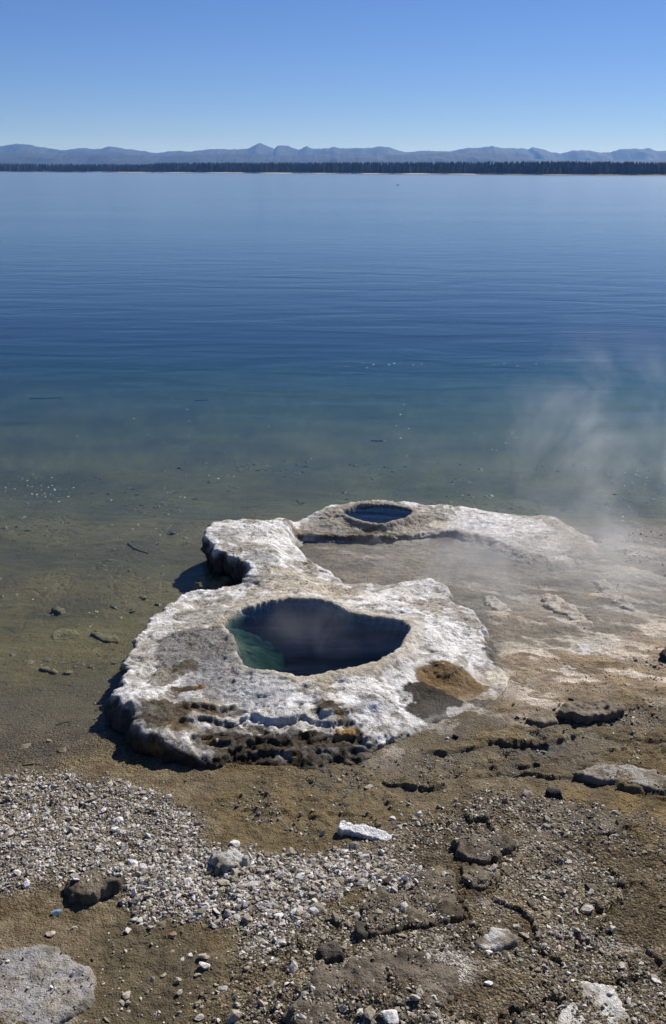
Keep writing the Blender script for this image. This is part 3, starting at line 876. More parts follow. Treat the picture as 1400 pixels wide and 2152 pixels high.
def slab(name, px, z0, th, rgb, label, cat='rock', tilt=(0, 0), edge=.025, res=.009, rough=.5, tops=None, rg=(.0, .0), under=0.0, group=None, noise_f=9.0, gravel=False, sm=False):
    """A broken plate of sinter: outline given where it stands, thickness th above height z0, tilted, craggy."""
    P = smooth_closed(poly(px, z0 + th * .7), 2) if sm else poly(px, z0 + th * .7)
    if gravel:
        SLABS.append((P, P.mean(0), z0, th, tilt))
    lo = P.min(0) - .06; hi = P.max(0) + .06
    X, Y = np.meshgrid(np.arange(lo[0], hi[0], res), np.arange(lo[1], hi[1], res))
    sd_ = int(abs(px[0][0] * 7 + px[0][1] * 13)) % 9973
    w1 = .02 * rough * fbm2(X * 12, Y * 12, 3, sd_); w2 = .02 * rough * fbm2(X * 12, Y * 12, 3, sd_ + 5)
    sd, nx, ny = sdist(X + w1, Y + w2, P)
    t = np.clip((sd + edge) / (2 * edge), 0, 1)
    c0 = P.mean(0)
    H = z0 + th + tilt[0] * (X - c0[0]) + tilt[1] * (Y - c0[1]) + .22 * th * rough * fbm2(X * noise_f, Y * noise_f, 4, sd_ + 9)
    zb = z0 - .10
    Z = zb + (H - zb) * np.clip(t * 1.2, 0, 1) ** .8
    dn = np.where(t < .6, under * ((.6 - t) / .6), edge * ((t - .6) / .4) ** 1.5)
    shv = np.where(sd < edge, dn - sd, 0)
    X2 = X + nx * shv; Y2 = Y + ny * shv
    N = grid_normals(X2, Y2, Z)
    f = fbm3(X2 * 20, Y2 * 20, Z * 40, 4, sd_ + 3, .55)
    d = (.007 * rough + .002) * f
    V = np.stack([X2 + N[..., 0] * d, Y2 + N[..., 1] * d, Z + N[..., 2] * d], -1)
    c = np.zeros(X.shape + (3,)) + np.array(rgb)
    c = c * (1 + .55 * np.clip(fbm2(X * 8, Y * 8, 5, sd_ + 20), -1, 1))[..., None]
    if tops is not None:
        mk = ss(.45, .95, t) * ss(-.25, .25, fbm2(X * 9, Y * 9, 4, sd_ + 30) + rg[0])
        c = lerp(c, tops, mk)
    keep = (sd > -(edge + res)).reshape(-1)
    faces = grid_faces(*X.shape)
    v, fc, cc = cull(V.reshape(-1, 3), faces, keep[faces].all(1), np.clip(c.reshape(-1, 3), .02, .85))
    me = make_mesh(name, v, fc)
    set_col(me, cc)
    set_float(me, np.full(len(v), .0), 'wet')
    return add(name, me, M_ROCK, label=label, cat=cat, group=group)


slab('white_slab', [(708, 1734), (760, 1738), (815, 1749), (850, 1760), (836, 1767), (780, 1760), (715, 1752)], .058, .032, (.26, .24, .22), 'thin white-topped slab tipped on edge with a black shadow below it', 'slab',
     tilt=(-.10, .22), edge=.008, res=.006, rough=.8, tops=(.74, .73, .71), rg=(.3, 0), under=.06)
slab('brown_rock', [(135, 1862), (150, 1842), (200, 1832), (250, 1828), (268, 1840), (250, 1856), (225, 1872), (180, 1885), (145, 1885)], .085, .055, (.17, .14, .10), 'dark brown flat rock between the white gravel and the mud', 'rock', tilt=(.05, .06), edge=.02, res=.007, rough=.85, noise_f=12, gravel=True)
slab('grey_block', [(440, 1806), (470, 1786), (505, 1790), (520, 1806), (500, 1822), (460, 1826)], .075, .055, (.33, .30, .26), 'pale blocky stone set into the edge of the white gravel', 'rock', tilt=(-.05, 0), edge=.02, res=.007, rough=1.4, noise_f=14, tops=(.50, .48, .45))
slab('dark_rock', [(664, 2006), (676, 1985), (700, 1978), (722, 1988), (726, 2012), (700, 2024)], .13, .055, (.10, .085, .07), 'black pitted rock beside the dark gravelly mound', 'rock', tilt=(.1, .1), edge=.03, rough=1.2)
slab('brown_slab', [(1170, 1490), (1195, 1478), (1250, 1474), (1318, 1482), (1312, 1494), (1270, 1506), (1220, 1508), (1180, 1502)], .02, .055, (.20, .165, .125), 'flat brown slab with an undercut shadowed front on the wet flat', 'slab', edge=.016, res=.007, rough=1.1, under=.03, noise_f=12)
slab('brown_slab', [(1102, 1512), (1130, 1500), (1165, 1502), (1175, 1516), (1140, 1524)], .008, .028, (.21, .175, .13), 'small low brown slab at the tip of the larger undercut slab', 'slab', edge=.02, rough=.6)
slab('pale_slab', [(1163, 1400), (1180, 1368), (1215, 1352), (1262, 1358), (1268, 1382), (1240, 1412), (1200, 1432), (1178, 1420)], -.008, .018, (.40, .36, .30), 'pale rough slab lying in the steaming shallow runoff', 'slab', edge=.03, rough=.9, tops=(.58, .56, .53))
slab('pale_crust', [(1130, 1252), (1160, 1246), (1200, 1268), (1225, 1290), (1246, 1312), (1228, 1318), (1190, 1296), (1150, 1276)], -.022, .026, (.40, .35, .28), 'pale crust streak in the shallow runoff, the middle one of three', 'crust', edge=.03, rough=1.2, tops=(.54, .49, .42), rg=(-.1, 0))
slab('pale_crust', [(1245, 1222), (1270, 1215), (1300, 1240), (1330, 1270), (1338, 1286), (1305, 1278), (1268, 1250)], -.02, .025, (.40, .36, .30), 'pale crust streak in the shallow runoff, the one farthest from the large pool', 'crust', edge=.03, rough=1.2, tops=(.54, .49, .42), rg=(-.1, 0))
slab('pale_crust', [(1012, 1256), (1035, 1250), (1062, 1270), (1082, 1288), (1060, 1292), (1030, 1278)], -.024, .026, (.44, .38, .30), 'small pale crust streak in the runoff, the one nearest the large pool', 'crust', edge=.03, rough=1.2, tops=(.54, .49, .42), rg=(-.1, 0))
slab('sinter_plate', [(952, 1762), (1000, 1742), (1062, 1752), (1078, 1776), (1050, 1800), (1020, 1812), (975, 1805), (958, 1785)], .085, .034, (.15, .125, .095), 'cracked brown plate, the upper one of two', 'slab', gravel=True, edge=.012, res=.007, rough=1.0, noise_f=14, tilt=(.02, -.02))
slab('sinter_plate', [(968, 1815), (1005, 1818), (1048, 1826), (1050, 1856), (1020, 1875), (988, 1868), (972, 1842)], .095, .034, (.17, .14, .10), 'cracked brown plate, the lower one of two', 'slab', gravel=True, edge=.012, res=.007, rough=1.0, noise_f=14, tilt=(.04, -.02))
slab('sinter_plate', [(1035, 1725), (1060, 1692), (1110, 1672), (1180, 1682), (1260, 1700), (1320, 1722), (1300, 1752), (1210, 1760), (1150, 1775), (1090, 1762)], .065, .022, (.145, .12, .085), 'broad low brown plate above the two cracked plates', 'slab', gravel=True, edge=.03, rough=.6)
slab('sinter_plate', [(752, 1935), (775, 1880), (850, 1842), (905, 1822), (955, 1832), (962, 1880), (985, 1925), (900, 1948), (830, 1958), (775, 1962)], .115, .040, (.145, .12, .085), 'dark brown gravelly crust left of the two cracked plates', 'slab', gravel=True, edge=.014, rough=1.1)
slab('sinter_plate', [(690, 2030), (770, 2008), (850, 1996), (930, 2012), (965, 2050), (940, 2120), (900, 2180), (640, 2190), (600, 2120), (640, 2060)], .20, .03, (.15, .125, .095), 'broad dark gravelly mound at the bottom edge', 'slab', gravel=True, edge=.05, rough=1.4, tilt=(0, .03), noise_f=7)
slab('capped_stone', [(992, 1985), (1010, 1962), (1045, 1950), (1085, 1962), (1092, 1980), (1060, 1992), (1020, 2002)], .15, .028, (.20, .17, .135), 'stone with a white crust on top below the cracked plates', 'rock', edge=.02, rough=.9, tops=(.52, .50, .48))
slab('pale_slab', [(-60, 2010), (20, 1988), (90, 1985), (150, 2010), (190, 2030), (205, 2070), (190, 2110), (130, 2150), (60, 2230), (-60, 2260)], .078, .045, (.25, .225, .19), 'large pale grey slab cut off by the bottom left corner', 'slab', edge=.05, rough=1.1, tops=(.32, .305, .29), rg=(.12, 0), noise_f=5, gravel=True, sm=True)
slab('long_slab', [(850, 2108), (1175, 2080), (1195, 2050), (1290, 2070), (1330, 2150), (1300, 2200), (1150, 2200)][2:], .15, .022, (.33, .30, .25), 'whitish slab with a straight dark left edge near the lower right', 'slab', edge=.02, rough=.7, tops=(.58, .56, .52))
slab('gravel_ledge', [(1205, 1622), (1260, 1602), (1340, 1612), (1440, 1640), (1480, 1690), (1400, 1672), (1330, 1650), (1260, 1640)], .03, .035, (.22, .19, .15), 'curved rough grey ledge above the greenish wet sand', 'rock', edge=.03, rough=1.0, tops=(.34, .31, .27), gravel=True)
slab('dark_stone', [(1143, 1668), (1155, 1656), (1176, 1660), (1184, 1672), (1160, 1676)], .05, .045, (.05, .047, .045), 'small black stone at the top of the broad brown plate', 'stone', edge=.015, rough=.8)
slab('pinkish_stone', [(1092, 1668), (1105, 1660), (1122, 1662), (1120, 1672), (1102, 1676)], .05, .04, (.30, .235, .20), 'small pinkish stone next to the black stone', 'stone', edge=.015, rough=.5)
slab('dark_stone', [(1386, 1380), (1398, 1360), (1420, 1358), (1425, 1385)], .0, .06, (.05, .047, .045), 'dark stone half cut off by the frame edge among glittering wet gravel', 'stone', edge=.02, rough=.8)
slab('dark_stone', [(800, 1850), (815, 1838), (826, 1842), (818, 1856), (804, 1860)], .09, .05, (.07, .06, .05), 'dark upright stone at the end of the white gravel band', 'stone', edge=.012, rough=.8)
slab('dark_stone', [(745, 1945), (756, 1930), (772, 1940), (775, 1962), (760, 1968), (748, 1960)], .12, .05, (.11, .095, .075), 'dark lump beside a hollow in the brown gravel', 'stone', edge=.02, rough=1.0)
slab('submerged_slab', [(105, 1336), (125, 1324), (160, 1326), (168, 1338), (140, 1350), (112, 1348)], -.16, .05, (.20, .17, .10), 'olive flat stone under the clear water beside the cone', 'stone', edge=.02, rough=.6)
slab('submerged_slab', [(187, 1332), (215, 1330), (255, 1342), (250, 1352), (215, 1350)], -.14, .04, (.17, .15, .09), 'long dark slab put in for a shadow line under the water nearest the cone', 'stone', edge=.02, rough=.6)  # shadow line on the bed, built as a dark slab
slab('submerged_slab', [(400, 1226), (440, 1212), (478, 1212), (496, 1224), (470, 1240), (420, 1240)], -.14, .10, (.24, .19, .10), 'yellow-brown rock under water in the notch behind the front cone', 'rock', edge=.03, rough=.6)
for k, (a, b, w_, h_, lab) in enumerate([(95, 1408, 14, 5, 'little olive stone on the lake bed, leftmost of three small ones'), (112, 1412, 12, 5, 'little olive stone on the lake bed, middle of three small ones'), (145, 1414, 12, 5, 'little olive stone on the lake bed, rightmost of three small ones'), (120, 1282, 16, 5, 'rounded brown stone farther out on the lake bed')]):
    slab('submerged_stone', [(a - w_, b), (a - w_ * .4, b - h_), (a + w_ * .6, b - h_ * .8), (a + w_, b), (a + w_ * .3, b + h_), (a - w_ * .5, b + h_ * .8)], -.12 if b > 1300 else -.17, .045, (.19, .16, .10), lab, 'stone', edge=.014, rough=.6)

# ------------------------------------------------------------------ loose stones and gravel
ICO_ME = {}
for lev in (1, 2, 3):
    bm = bmesh.new()
    bmesh.ops.create_icosphere(bm, subdivisions=lev, radius=1.0)
    bm.verts.ensure_lookup_table()
    ICO_ME[lev] = (np.array([v.co[:] for v in bm.verts]), np.array([[v.index for v in f.verts] for f in bm.faces]))
    bm.free()


def stone_verts(lev, seed, r):
    v, f = ICO_ME[lev]
    # chop a sphere with random planes: broken, angular fragments
    p = v.copy()
    for k in range(9):
        n = r.normal(size=3); n /= np.linalg.norm(n)
        d = r.uniform(.30, .75)
        s = p @ n
        p = p - np.where(s > d, s - d, 0)[:, None] * n
    p = p * (1 + .12 * fbm3(v[:, 0] * 1.5 + seed, v[:, 1] * 1.5, v[:, 2] * 1.5, 2, seed)[:, None])
    return p / np.abs(p).max(0), f


VAR1 = [stone_verts(1, 100 + i, np.random.default_rng(100 + i)) for i in range(14)]
VAR2 = [stone_verts(2, 200 + i, np.random.default_rng(200 + i)) for i in range(14)]


def rot_mats(yaw, tx, ty):
    cz, sz = np.cos(yaw), np.sin(yaw); cx, sx = np.cos(tx), np.sin(tx); cy, sy = np.cos(ty), np.sin(ty)
    n = len(yaw); o = np.ones(n); z = np.zeros(n)
    Rz = np.array([[cz, -sz, z], [sz, cz, z], [z, z, o]]).transpose(2, 0, 1)
    Rx = np.array([[o, z, z], [z, cx, -sx], [z, sx, cx]]).transpose(2, 0, 1)
    Ry = np.array([[cy, z, sy], [z, o, z], [-sy, z, cy]]).transpose(2, 0, 1)
    return Rz @ Rx @ Ry


def scatter_mesh(name, xy, size, rgb, lev, flat=(.35, .7), sink=.36, tilt=.45, seed=1, wet=None):
    r = np.random.default_rng(seed)
    z = ground_z(xy[:, 0], xy[:, 1])
    for P_, c_, z0_, th_, ti_ in SLABS:
        s_ = sd_only(xy[:, 0], xy[:, 1], P_, .3)
        z = np.where(s_ > .012, np.maximum(z, z0_ + th_ + ti_[0] * (xy[:, 0] - c_[0]) + ti_[1] * (xy[:, 1] - c_[1])), z)
        z = np.where((s_ <= .012) & (s_ > -.012), -9, z)
    ok = z > -5
    xy, z, size, rgb = xy[ok], z[ok], size[ok], rgb[ok]
    wet = None if wet is None else wet[ok]
    n = len(xy)
    sx = size * r.uniform(.8, 1.25, n); sy = size * r.uniform(.65, 1.0, n); sz = size * r.uniform(*flat, n)
    M = rot_mats(r.uniform(0, 6.283, n), r.normal(0, tilt, n), r.normal(0, tilt, n))
    var = r.integers(0, 14, n)
    VV = VAR1 if lev == 1 else VAR2
    nv = len(VV[0][0]); F = VV[0][1]
    base = np.stack([v for v, _ in VV])[var]
    pts = base * np.stack([sx, sy, sz], -1)[:, None, :]
    pts = np.einsum('nij,nkj->nki', M, pts)
    pts += np.stack([xy[:, 0], xy[:, 1], z + sz * (1 - 2 * sink) * .8], -1)[:, None, :]
    faces = (F[None] + (np.arange(n) * nv)[:, None, None]).reshape(-1, 3)
    me = make_mesh(name, pts.reshape(-1, 3), faces, smooth=False)
    set_col(me, np.repeat(rgb, nv, 0))
    set_float(me, np.repeat((ss(.035, .005, z) if lev == 1 else np.zeros(n)) if wet is None else wet, nv), 'wet')
    return me


def stone_colours(n, pal, r, jit=.14):
    pal = np.array(pal)
    c = pal[r.integers(0, len(pal), n)]
    return np.clip(c * r.normal(1, jit, (n, 1)), .04, .85)


PALE = [(.52, .49, .455), (.45, .42, .38), (.38, .345, .30), (.62, .595, .57), (.30, .265, .22), (.23, .195, .15)]
TAN = [(.36, .315, .245), (.29, .25, .19), (.44, .395, .325), (.22, .185, .135), (.54, .495, .43), (.15, .125, .095)]
OLIVE = [(.25, .21, .11), (.21, .175, .09), (.17, .145, .08), (.30, .25, .14), (.13, .11, .06)]


def sample(P, n, r, soft=.06, dens=None):
    lo = P.min(0) - soft; hi = P.max(0) + soft
    xy = r.uniform(lo, hi, (n, 2))
    s = sd_only(xy[:, 0], xy[:, 1], P, .5)
    pr = ss(-soft, soft, s + .10 * fbm2(xy[:, 0] * 4, xy[:, 1] * 4, 3, 301))
    if dens is not None:
        pr = pr * dens(xy)
    return xy[(r.uniform(size=len(xy)) < pr) & (sd_only(xy[:, 0], xy[:, 1], F_OUT, .3) < -.01)]


r = np.random.default_rng(55)
Z_COARSE = smooth_closed(poly([(250, 1830), (400, 1800), (520, 1790), (700, 1785), (850, 1795), (845, 1880), (700, 1885), (620, 1940), (500, 1950), (380, 1930), (280, 1900)], .1), 3)
Z_ALLSHORE = smooth_closed(poly([(-250, 1600), (150, 1600), (420, 1640), (800, 1640), (1000, 1560), (1150, 1470), (1250, 1360), (1500, 1300), (1700, 1700), (1700, 2350), (-300, 2350)], .05), 2)


def clumpy(f, seed, a=-.15, b=.35):
    return lambda xy: ss(a, b, fbm2(xy[:, 0] * f, xy[:, 1] * f, 3, seed))


parts_g = []
xy = sample(Z_WHITE, 44000, r, .08)
g = scatter_mesh('gravel', xy, r.lognormal(math.log(.0054), .55, len(xy)), stone_colours(len(xy), PALE + PALE[:4] + TAN[:3], r, .2), 1, seed=2)
add('gravel', g, M_STONE, kind='stuff', label='white gravel bank along the shore', cat='gravel')
xy = sample(Z_COARSE, 6500, r, .10)
g = scatter_mesh('gravel', xy, np.clip(r.lognormal(math.log(.0088), .5, len(xy)), .006, .034), stone_colours(len(xy), PALE[:5] + TAN[:4], r, .2), 1, seed=3)
add('gravel', g, M_STONE, kind='stuff', label='coarse broken white gravel in front of the mud', cat='gravel')
xy = sample(Z_FINE_R, 60000, r, .12, clumpy(2.2, 311, -.55, .2))
g = scatter_mesh('gravel', xy, r.lognormal(math.log(.0048), .55, len(xy)), stone_colours(len(xy), TAN, r, .22), 1, seed=4)
add('gravel', g, M_STONE, kind='stuff', label='fine tan gravel around the cracked plates', cat='gravel')
xy = sample(Z_ALLSHORE, 34000, r, .2, clumpy(1.6, 321, -.1, .5))
g = scatter_mesh('gravel', xy, r.lognormal(math.log(.0050), .45, len(xy)), stone_colours(len(xy), TAN + PALE[2:5], r), 1, seed=5)
add('gravel', g, M_STONE, kind='stuff', label='scattered grit over the wet shore', cat='gravel')
xy = np.concatenate([sample(Z_WETSAND, 4500, r, .15, clumpy(3.0, 325, -.1, .4)), sample(Z_LEDGES, 9000, r, .15, clumpy(2.4, 326, .0, .45))])
g = scatter_mesh('gravel', xy, r.lognormal(math.log(.0052), .55, len(xy)), stone_colours(len(xy), TAN + [(.10, .085, .06), (.50, .46, .40)], r, .25), 1, seed=9, wet=r.uniform(.3, 1, len(xy)))
add('gravel', g, M_STONE, kind='stuff', label='damp dark grit over the wet mud in front of the cone', cat='gravel')
Z_LAKEBED = smooth_closed(poly([(-300, 1600), (200, 1590), (225, 1480), (255, 1380), (390, 1240), (480, 1230), (400, 1180), (430, 1080), (650, 1045), (1300, 1040), (1600, 1000), (1600, 930), (-400, 950)], -.15), 2)
xy = sample(Z_LAKEBED, 13000, r, .2, clumpy(.9, 331, -.15, .4))
g = scatter_mesh('bed_stones', xy, np.minimum(r.lognormal(math.log(.013), .6, len(xy)), .042), stone_colours(len(xy), OLIVE, r), 1, flat=(.2, .4), sink=.4, tilt=.12, seed=6)
add('lakebed_gravel', g, M_STONE, kind='stuff', label='flat olive stones strewn over the shallow lake bed', cat='gravel')
# wet, glinting gravel where the hot runoff meets the lake
Z_GLINT = smooth_closed(poly([(1150, 1140), (1230, 1090), (1420, 1110), (1480, 1400), (1330, 1440), (1260, 1330), (1100, 1250), (1020, 1270), (1080, 1200)], 0), 2)
xy = sample(Z_GLINT, 5200, r, .2, clumpy(1.3, 341, .0, .5))
g = scatter_mesh('gravel', xy, r.lognormal(math.log(.009), .4, len(xy)), stone_colours(len(xy), TAN + PALE[1:4], r), 1, seed=8, wet=np.ones(len(xy)), sink=.3)
add('gravel', g, M_STONE, kind='stuff', label='wet glittering gravel in the steaming runoff', cat='gravel')

# larger loose stones, each one a thing
BIG = []
for i in range(12):
    v, f = stone_verts(3, 400 + i, np.random.default_rng(400 + i))
    BIG.append((v, f))


def loose_stone(name, x, y, s, rgb, label, group=None, cat='stone', flat=.5, lev=None):
    k = random.randrange(12)
    v, f = BIG[k]
    me = make_mesh(name, v, f, smooth=True)
    d = fbm3(v[:, 0] * 3 + k, v[:, 1] * 3, v[:, 2] * 3, 3, 17)
    set_col(me, np.clip(np.array(rgb) * (1 + .25 * d[:, None]), .02, .85))
    o = add(name, me, M_STONE, label=label, cat=cat, group=group)
    z = float(ground_z(np.array([x]), np.array([y]))[0])
    o.scale = (s * random.uniform(.85, 1.25), s * random.uniform(.7, 1.0), s * flat * random.uniform(.8, 1.2))
    o.rotation_euler = (random.gauss(0, .2), random.gauss(0, .2), random.uniform(0, 6.28))
    o.location = (x, y, z + o.scale[2] * .45)
    return o


for (px, py, w, rgb, lab) in [
    (588, 1920, 9, (.66, .64, .61), 'bright white angular stone alone on the fine gravel right of the coarse bank'),
    (430, 2012, 11, (.46, .37, .29), 'flat pinkish stone on mud, the upper of two side by side in line'),
    (430, 2030, 12, (.66, .62, .57), 'flat whitish stone on mud, the lower of the pair'),
    (70, 2033, 11, (.60, .58, .55), 'white stone resting on the large pale slab'),
    (267, 2090, 9, (.48, .42, .34), 'tan stone on the mud near the bottom frame edge'),
    (372, 2060, 8, (.42, .35, .27), 'small brown stone at the mud and fine gravel border'),
    (400, 2008, 6, (.62, .59, .54), 'small white stone beside the flat pinkish one on the mud'),
    (383, 2015, 5, (.55, .52, .47), 'tiny white stone leftmost by the flat pinkish one'),
    (175, 2090, 12, (.20, .18, .16), 'dark stone at the shaded margin of the large pale slab'),
    (105, 1962, 9, (.45, .38, .30), 'tan stone at the upper end of the mud'),
    (362, 1965, 10, (.28, .20, .15), 'reddish brown stone at the foot of the coarse gravel'),
    (270, 1955, 8, (.52, .48, .42), 'pale stone on mud just under the coarse gravel'),
    (825, 1716, 7, (.62, .58, .52), 'white pebble above the tipped white slab'),
    (838, 1738, 7, (.60, .56, .52), 'white pebble touching the right end of the tipped slab'),
    (795, 1733, 8, (.13, .11, .10), 'dark pebble behind the tipped white slab'),
    (768, 1803, 12, (.52, .48, .42), 'tan stone right under the tipped white slab'),
    (495, 1773, 10, (.66, .62, .58), 'white stone above the pale blocky stone'),
    (255, 1830, 9, (.68, .66, .63), 'white stone sitting on the end of the dark brown rock'),
    (1028, 2065, 8, (.72, .70, .68), 'white stone on gravel left of the whitish slab with dark edge'),
    (1310, 2035, 10, (.40, .36, .29), 'tan stone casting a black shadow near the lower right'),
    (1378, 2058, 9, (.58, .55, .50), 'pale stone at the lower right frame edge'),
    (1285, 2088, 9, (.62, .56, .50), 'pinkish white stone on the whitish slab with dark edge'),
    (820, 2140, 16, (.64, .62, .59), 'white flat stone on the dark mound at the bottom frame edge'),
    (945, 1425, 3, (.3, .28, .25), 'tiny grey stone on the orange stained apron'),
    (1200, 1468, 5, (.10, .09, .08), 'small dark stone above the undercut brown slab'),
    (1080, 1476, 5, (.12, .10, .09), 'small dark stone on the wet sand by the orange apron'),
    (957, 1543, 7, (.10, .085, .07), 'small dark stone in the wet mud below the brown puddle'),
    (1130, 1605, 6, (.08, .07, .06), 'small black stone among the ledges of wet mud'),
]:
    x, y = U(px, py, float(ground_z(*[np.array([q]) for q in U(px, py, .08)])[0]) + .01)
    s = w * 1.15 * math.hypot(math.hypot(x, y), CAM_H) / FPX
    loose_stone('stone', x, y, s, rgb, lab)

xyc = sample(Z_COARSE, 330, np.random.default_rng(91), .12)
for x, y in xyc[:95]:
    loose_stone('stone', x, y, random.uniform(.010, .021), random.choice(PALE[:4]), 'large white broken stone in the coarse gravel bank', 'white stones of the coarse gravel bank', flat=.6)
xyc = sample(Z_MUD, 90, np.random.default_rng(92), .12)
for x, y in xyc[:34]:
    loose_stone('stone', x, y, random.uniform(.008, .018), random.choice(TAN[:3] + PALE[3:5]), 'small tan stone lying singly on the bare mud', 'small stones on the mud')
xyc = sample(Z_FINE_R, 160, np.random.default_rng(93), .05)
for x, y in xyc[:48]:
    loose_stone('stone', x, y, random.uniform(.012, .024), random.choice(TAN + PALE[1:3]), 'larger tan stone standing out of the fine gravel', 'larger stones in the fine gravel')

# pale blue fragment
x, y = U(118, 1918, .085)
z = float(ground_z(np.array([x]), np.array([y]))[0])
bm = bmesh.new()
rim = [bm.verts.new((.030 * math.cos(a) * (1 if math.cos(a) > -.3 else .8), .018 * math.sin(a), .004 * math.cos(2 * a))) for a in np.linspace(0, 6.283, 14, endpoint=False)]
cen = bm.verts.new((0, 0, .007))
for i in range(14):
    bm.faces.new((rim[i], rim[(i + 1) % 14], cen))
bmesh.ops.solidify(bm, geom=bm.faces[:], thickness=.003)
me = bpy.data.meshes.new('fragment'); bm.to_mesh(me); bm.free()
o = add('blue_fragment', me, plain('pale_blue_glaze', (.36, .50, .60), .35, .5, .15, 60), label='small thin pale blue fragment lying on mud under the brown rock', cat='fragment')
o.location = (x, y, z + .010); o.rotation_euler = (R(12), R(-6), R(10))

# ------------------------------------------------------------------ sunken and stranded twigs
M_WOOD = plain('soaked_wood', (.055, .045, .03), .7, .3, .4, 60)
M_TWIG = plain('bleached_twig', (.30, .25, .17), .8, .2, .3, 80)


def tube(name, pts, r0, r1, mat, label, cat, group=None, parent=None, sides=6):
    pts = [Vector(p) for p in pts]
    V, F = [], []
    n = len(pts)
    for i, p in enumerate(pts):
        d = (pts[min(i + 1, n - 1)] - pts[max(i - 1, 0)]).normalized()
        a = d.cross(Vector((0, 0, 1)))
        a = a.normalized() if a.length > 1e-4 else Vector((1, 0, 0))
        b = d.cross(a)
        rr = r0 + (r1 - r0) * i / (n - 1)
        for k in range(sides):
            t = 2 * math.pi * k / sides
            V.append(p + (a * math.cos(t) + b * math.sin(t)) * rr * (1 + .25 * math.sin(i * 2.3 + k)))
    for i in range(n - 1):
        for k in range(sides):
            F.append((i * sides + k, i * sides + (k + 1) % sides, (i + 1) * sides + (k + 1) % sides, (i + 1) * sides + k))
    F.append(tuple(range(sides))[::-1]); F.append(tuple(range((n - 1) * sides, n * sides)))
    me = bpy.data.meshes.new(name); me.from_pydata([v[:] for v in V], [], F); me.update()
    return add(name, me, mat, parent, label, cat, group)


def bed_path(pp, zz, lift, wob=.015, steps=5):
    P = [U(a, b, zz) for a, b in pp]
    out = []
    for i in range(len(P) - 1):
        for k in range(steps):
            t = k / steps
            q = P[i] * (1 - t) + P[i + 1] * t
            out.append(q + np.random.default_rng(int(1000 * abs(q[0] * 7 + q[1]))).normal(0, wob, 2))
    out.append(P[-1])
    A = np.array(out)
    z = ground_z(A[:, 0], A[:, 1]) + lift
    return np.column_stack([A, z])


for pp, zz, r0, r1, lab in [
    ([(270, 1148), (284, 1164), (312, 1171)], -.24, .022, .010, 'dark forked driftwood under the shallow water left of the rear mound'),
    ([(66, 882), (100, 881), (134, 878)], -1.3, .03, .012, 'long dark sunken branch far to the left in teal water'),
    ([(678, 821), (700, 824), (718, 828)], -1.8, .035, .015, 'dark sunken branch in the middle of the teal water, left one of two'),
    ([(742, 830), (765, 831), (788, 826)], -1.8, .035, .012, 'dark sunken branch in the middle of the teal water, right one of two'),
    ([(414, 880), (440, 879)], -1.3, .025, .015, 'short dark sunken stick left of centre in the teal water'),
    ([(782, 960), (804, 961)], -.8, .03, .02, 'short thick dark stick on the bed behind the rear mound'),
    ([(862, 828), (884, 826)], -1.8, .03, .02, 'short dark sunken stick right of centre'),
    ([(945, 735), (968, 733), (992, 734)], -3.2, .10, .05, 'broad dark sunken log far out in the blue water'),
    ([(850, 787), (880, 788), (905, 786)], -2.3, .03, .015, 'thin dark sunken branch right of centre far out'),
    ([(624, 1030), (634, 1040), (640, 1036)], -.28, .012, .008, 'small dark snag just behind the rear mound'),
    ([(120, 1525), (135, 1520), (148, 1528)], -.03, .008, .005, 'little dark stick in the very shallow water by the gravel'),
]:
    tube('sunken_branch', bed_path(pp, zz, r0 * .2), r0 * .5, r1 * .5, M_WOOD, lab, 'branch', 'sunken branches')

# stranded tuft of dead twigs
tx, ty = U(1062, 1585, .02)
tz = float(ground_z(np.array([tx]), np.array([ty]))[0])
root = bpy.data.objects.new('dead_twig_tuft', None); COL.objects.link(root); root.location = (tx, ty, tz); root.scale = (.6, .6, .6)
root['label'] = 'small tuft of dead dark twigs stuck in the wet mud'; root['category'] = 'twigs'
rr = random.Random(4)
for k in range(13):
    a = rr.uniform(0, 6.28); ln = rr.uniform(.06, .16); up = rr.uniform(.02, .10)
    pts = [(0, 0, -.01), (math.cos(a) * ln * .4, math.sin(a) * ln * .4, up * .9), (math.cos(a + .2) * ln * .8, math.sin(a + .2) * ln * .8, up), (math.cos(a + .3) * ln, math.sin(a + .3) * ln, up * .6)]
    tube('twig', pts, .004, .0018, M_WOOD if k % 3 else M_TWIG, None, None, parent=root, sides=5)

# ------------------------------------------------------------------ flecks of foam on the lake, painted sun glints at the runoff
fl_xy = []
r = np.random.default_rng(12)
for (cx, cy, sx, sy, n) in [(80, 1030, 60, 25, 46), (350, 1040, 60, 20, 8), (150, 1290, 80, 40, 14), (300, 1110, 120, 40, 14), (760, 768, 60, 4, 5), (850, 765, 40, 2, 5), (1050, 766, 60, 6, 5), (470, 1000, 40, 6, 6), (1300, 1130, 80, 40, 26), (500, 900, 300, 80, 20), (1000, 930, 250, 60, 16)]:  # the cluster over the runoff is sun glints laid as white flecks
    for k in range(n):
        px = r.normal(cx, sx * .6); py = r.normal(cy, sy * .6)
        if py < 700:
            continue
        q = U(px, py, 0)
        if sd_only(np.array([q[0]]), np.array([q[1]]), F_OUT, .5)[0] > -.06:
            continue
        fl_xy.append((q[0], q[1], r.uniform(.4, 1.1) * 1.0 * math.hypot(math.hypot(*q), CAM_H) / FPX))
V, F = [], []
for x, y, s in fl_xy:
    b0 = len(V)
    st = r.uniform(1.0, 2.2)
    for a in np.linspace(0, 6.283, 7, endpoint=False):
        V.append((x + s * st * math.cos(a), y + s * 1.5 * math.sin(a), .002))
    V.append((x, y, .002 + s * .5))
    for k in range(7):
        F.append((b0 + k, b0 + (k + 1) % 7, b0 + 7))
me = bpy.data.meshes.new('foam'); me.from_pydata(V, [], F); me.update()
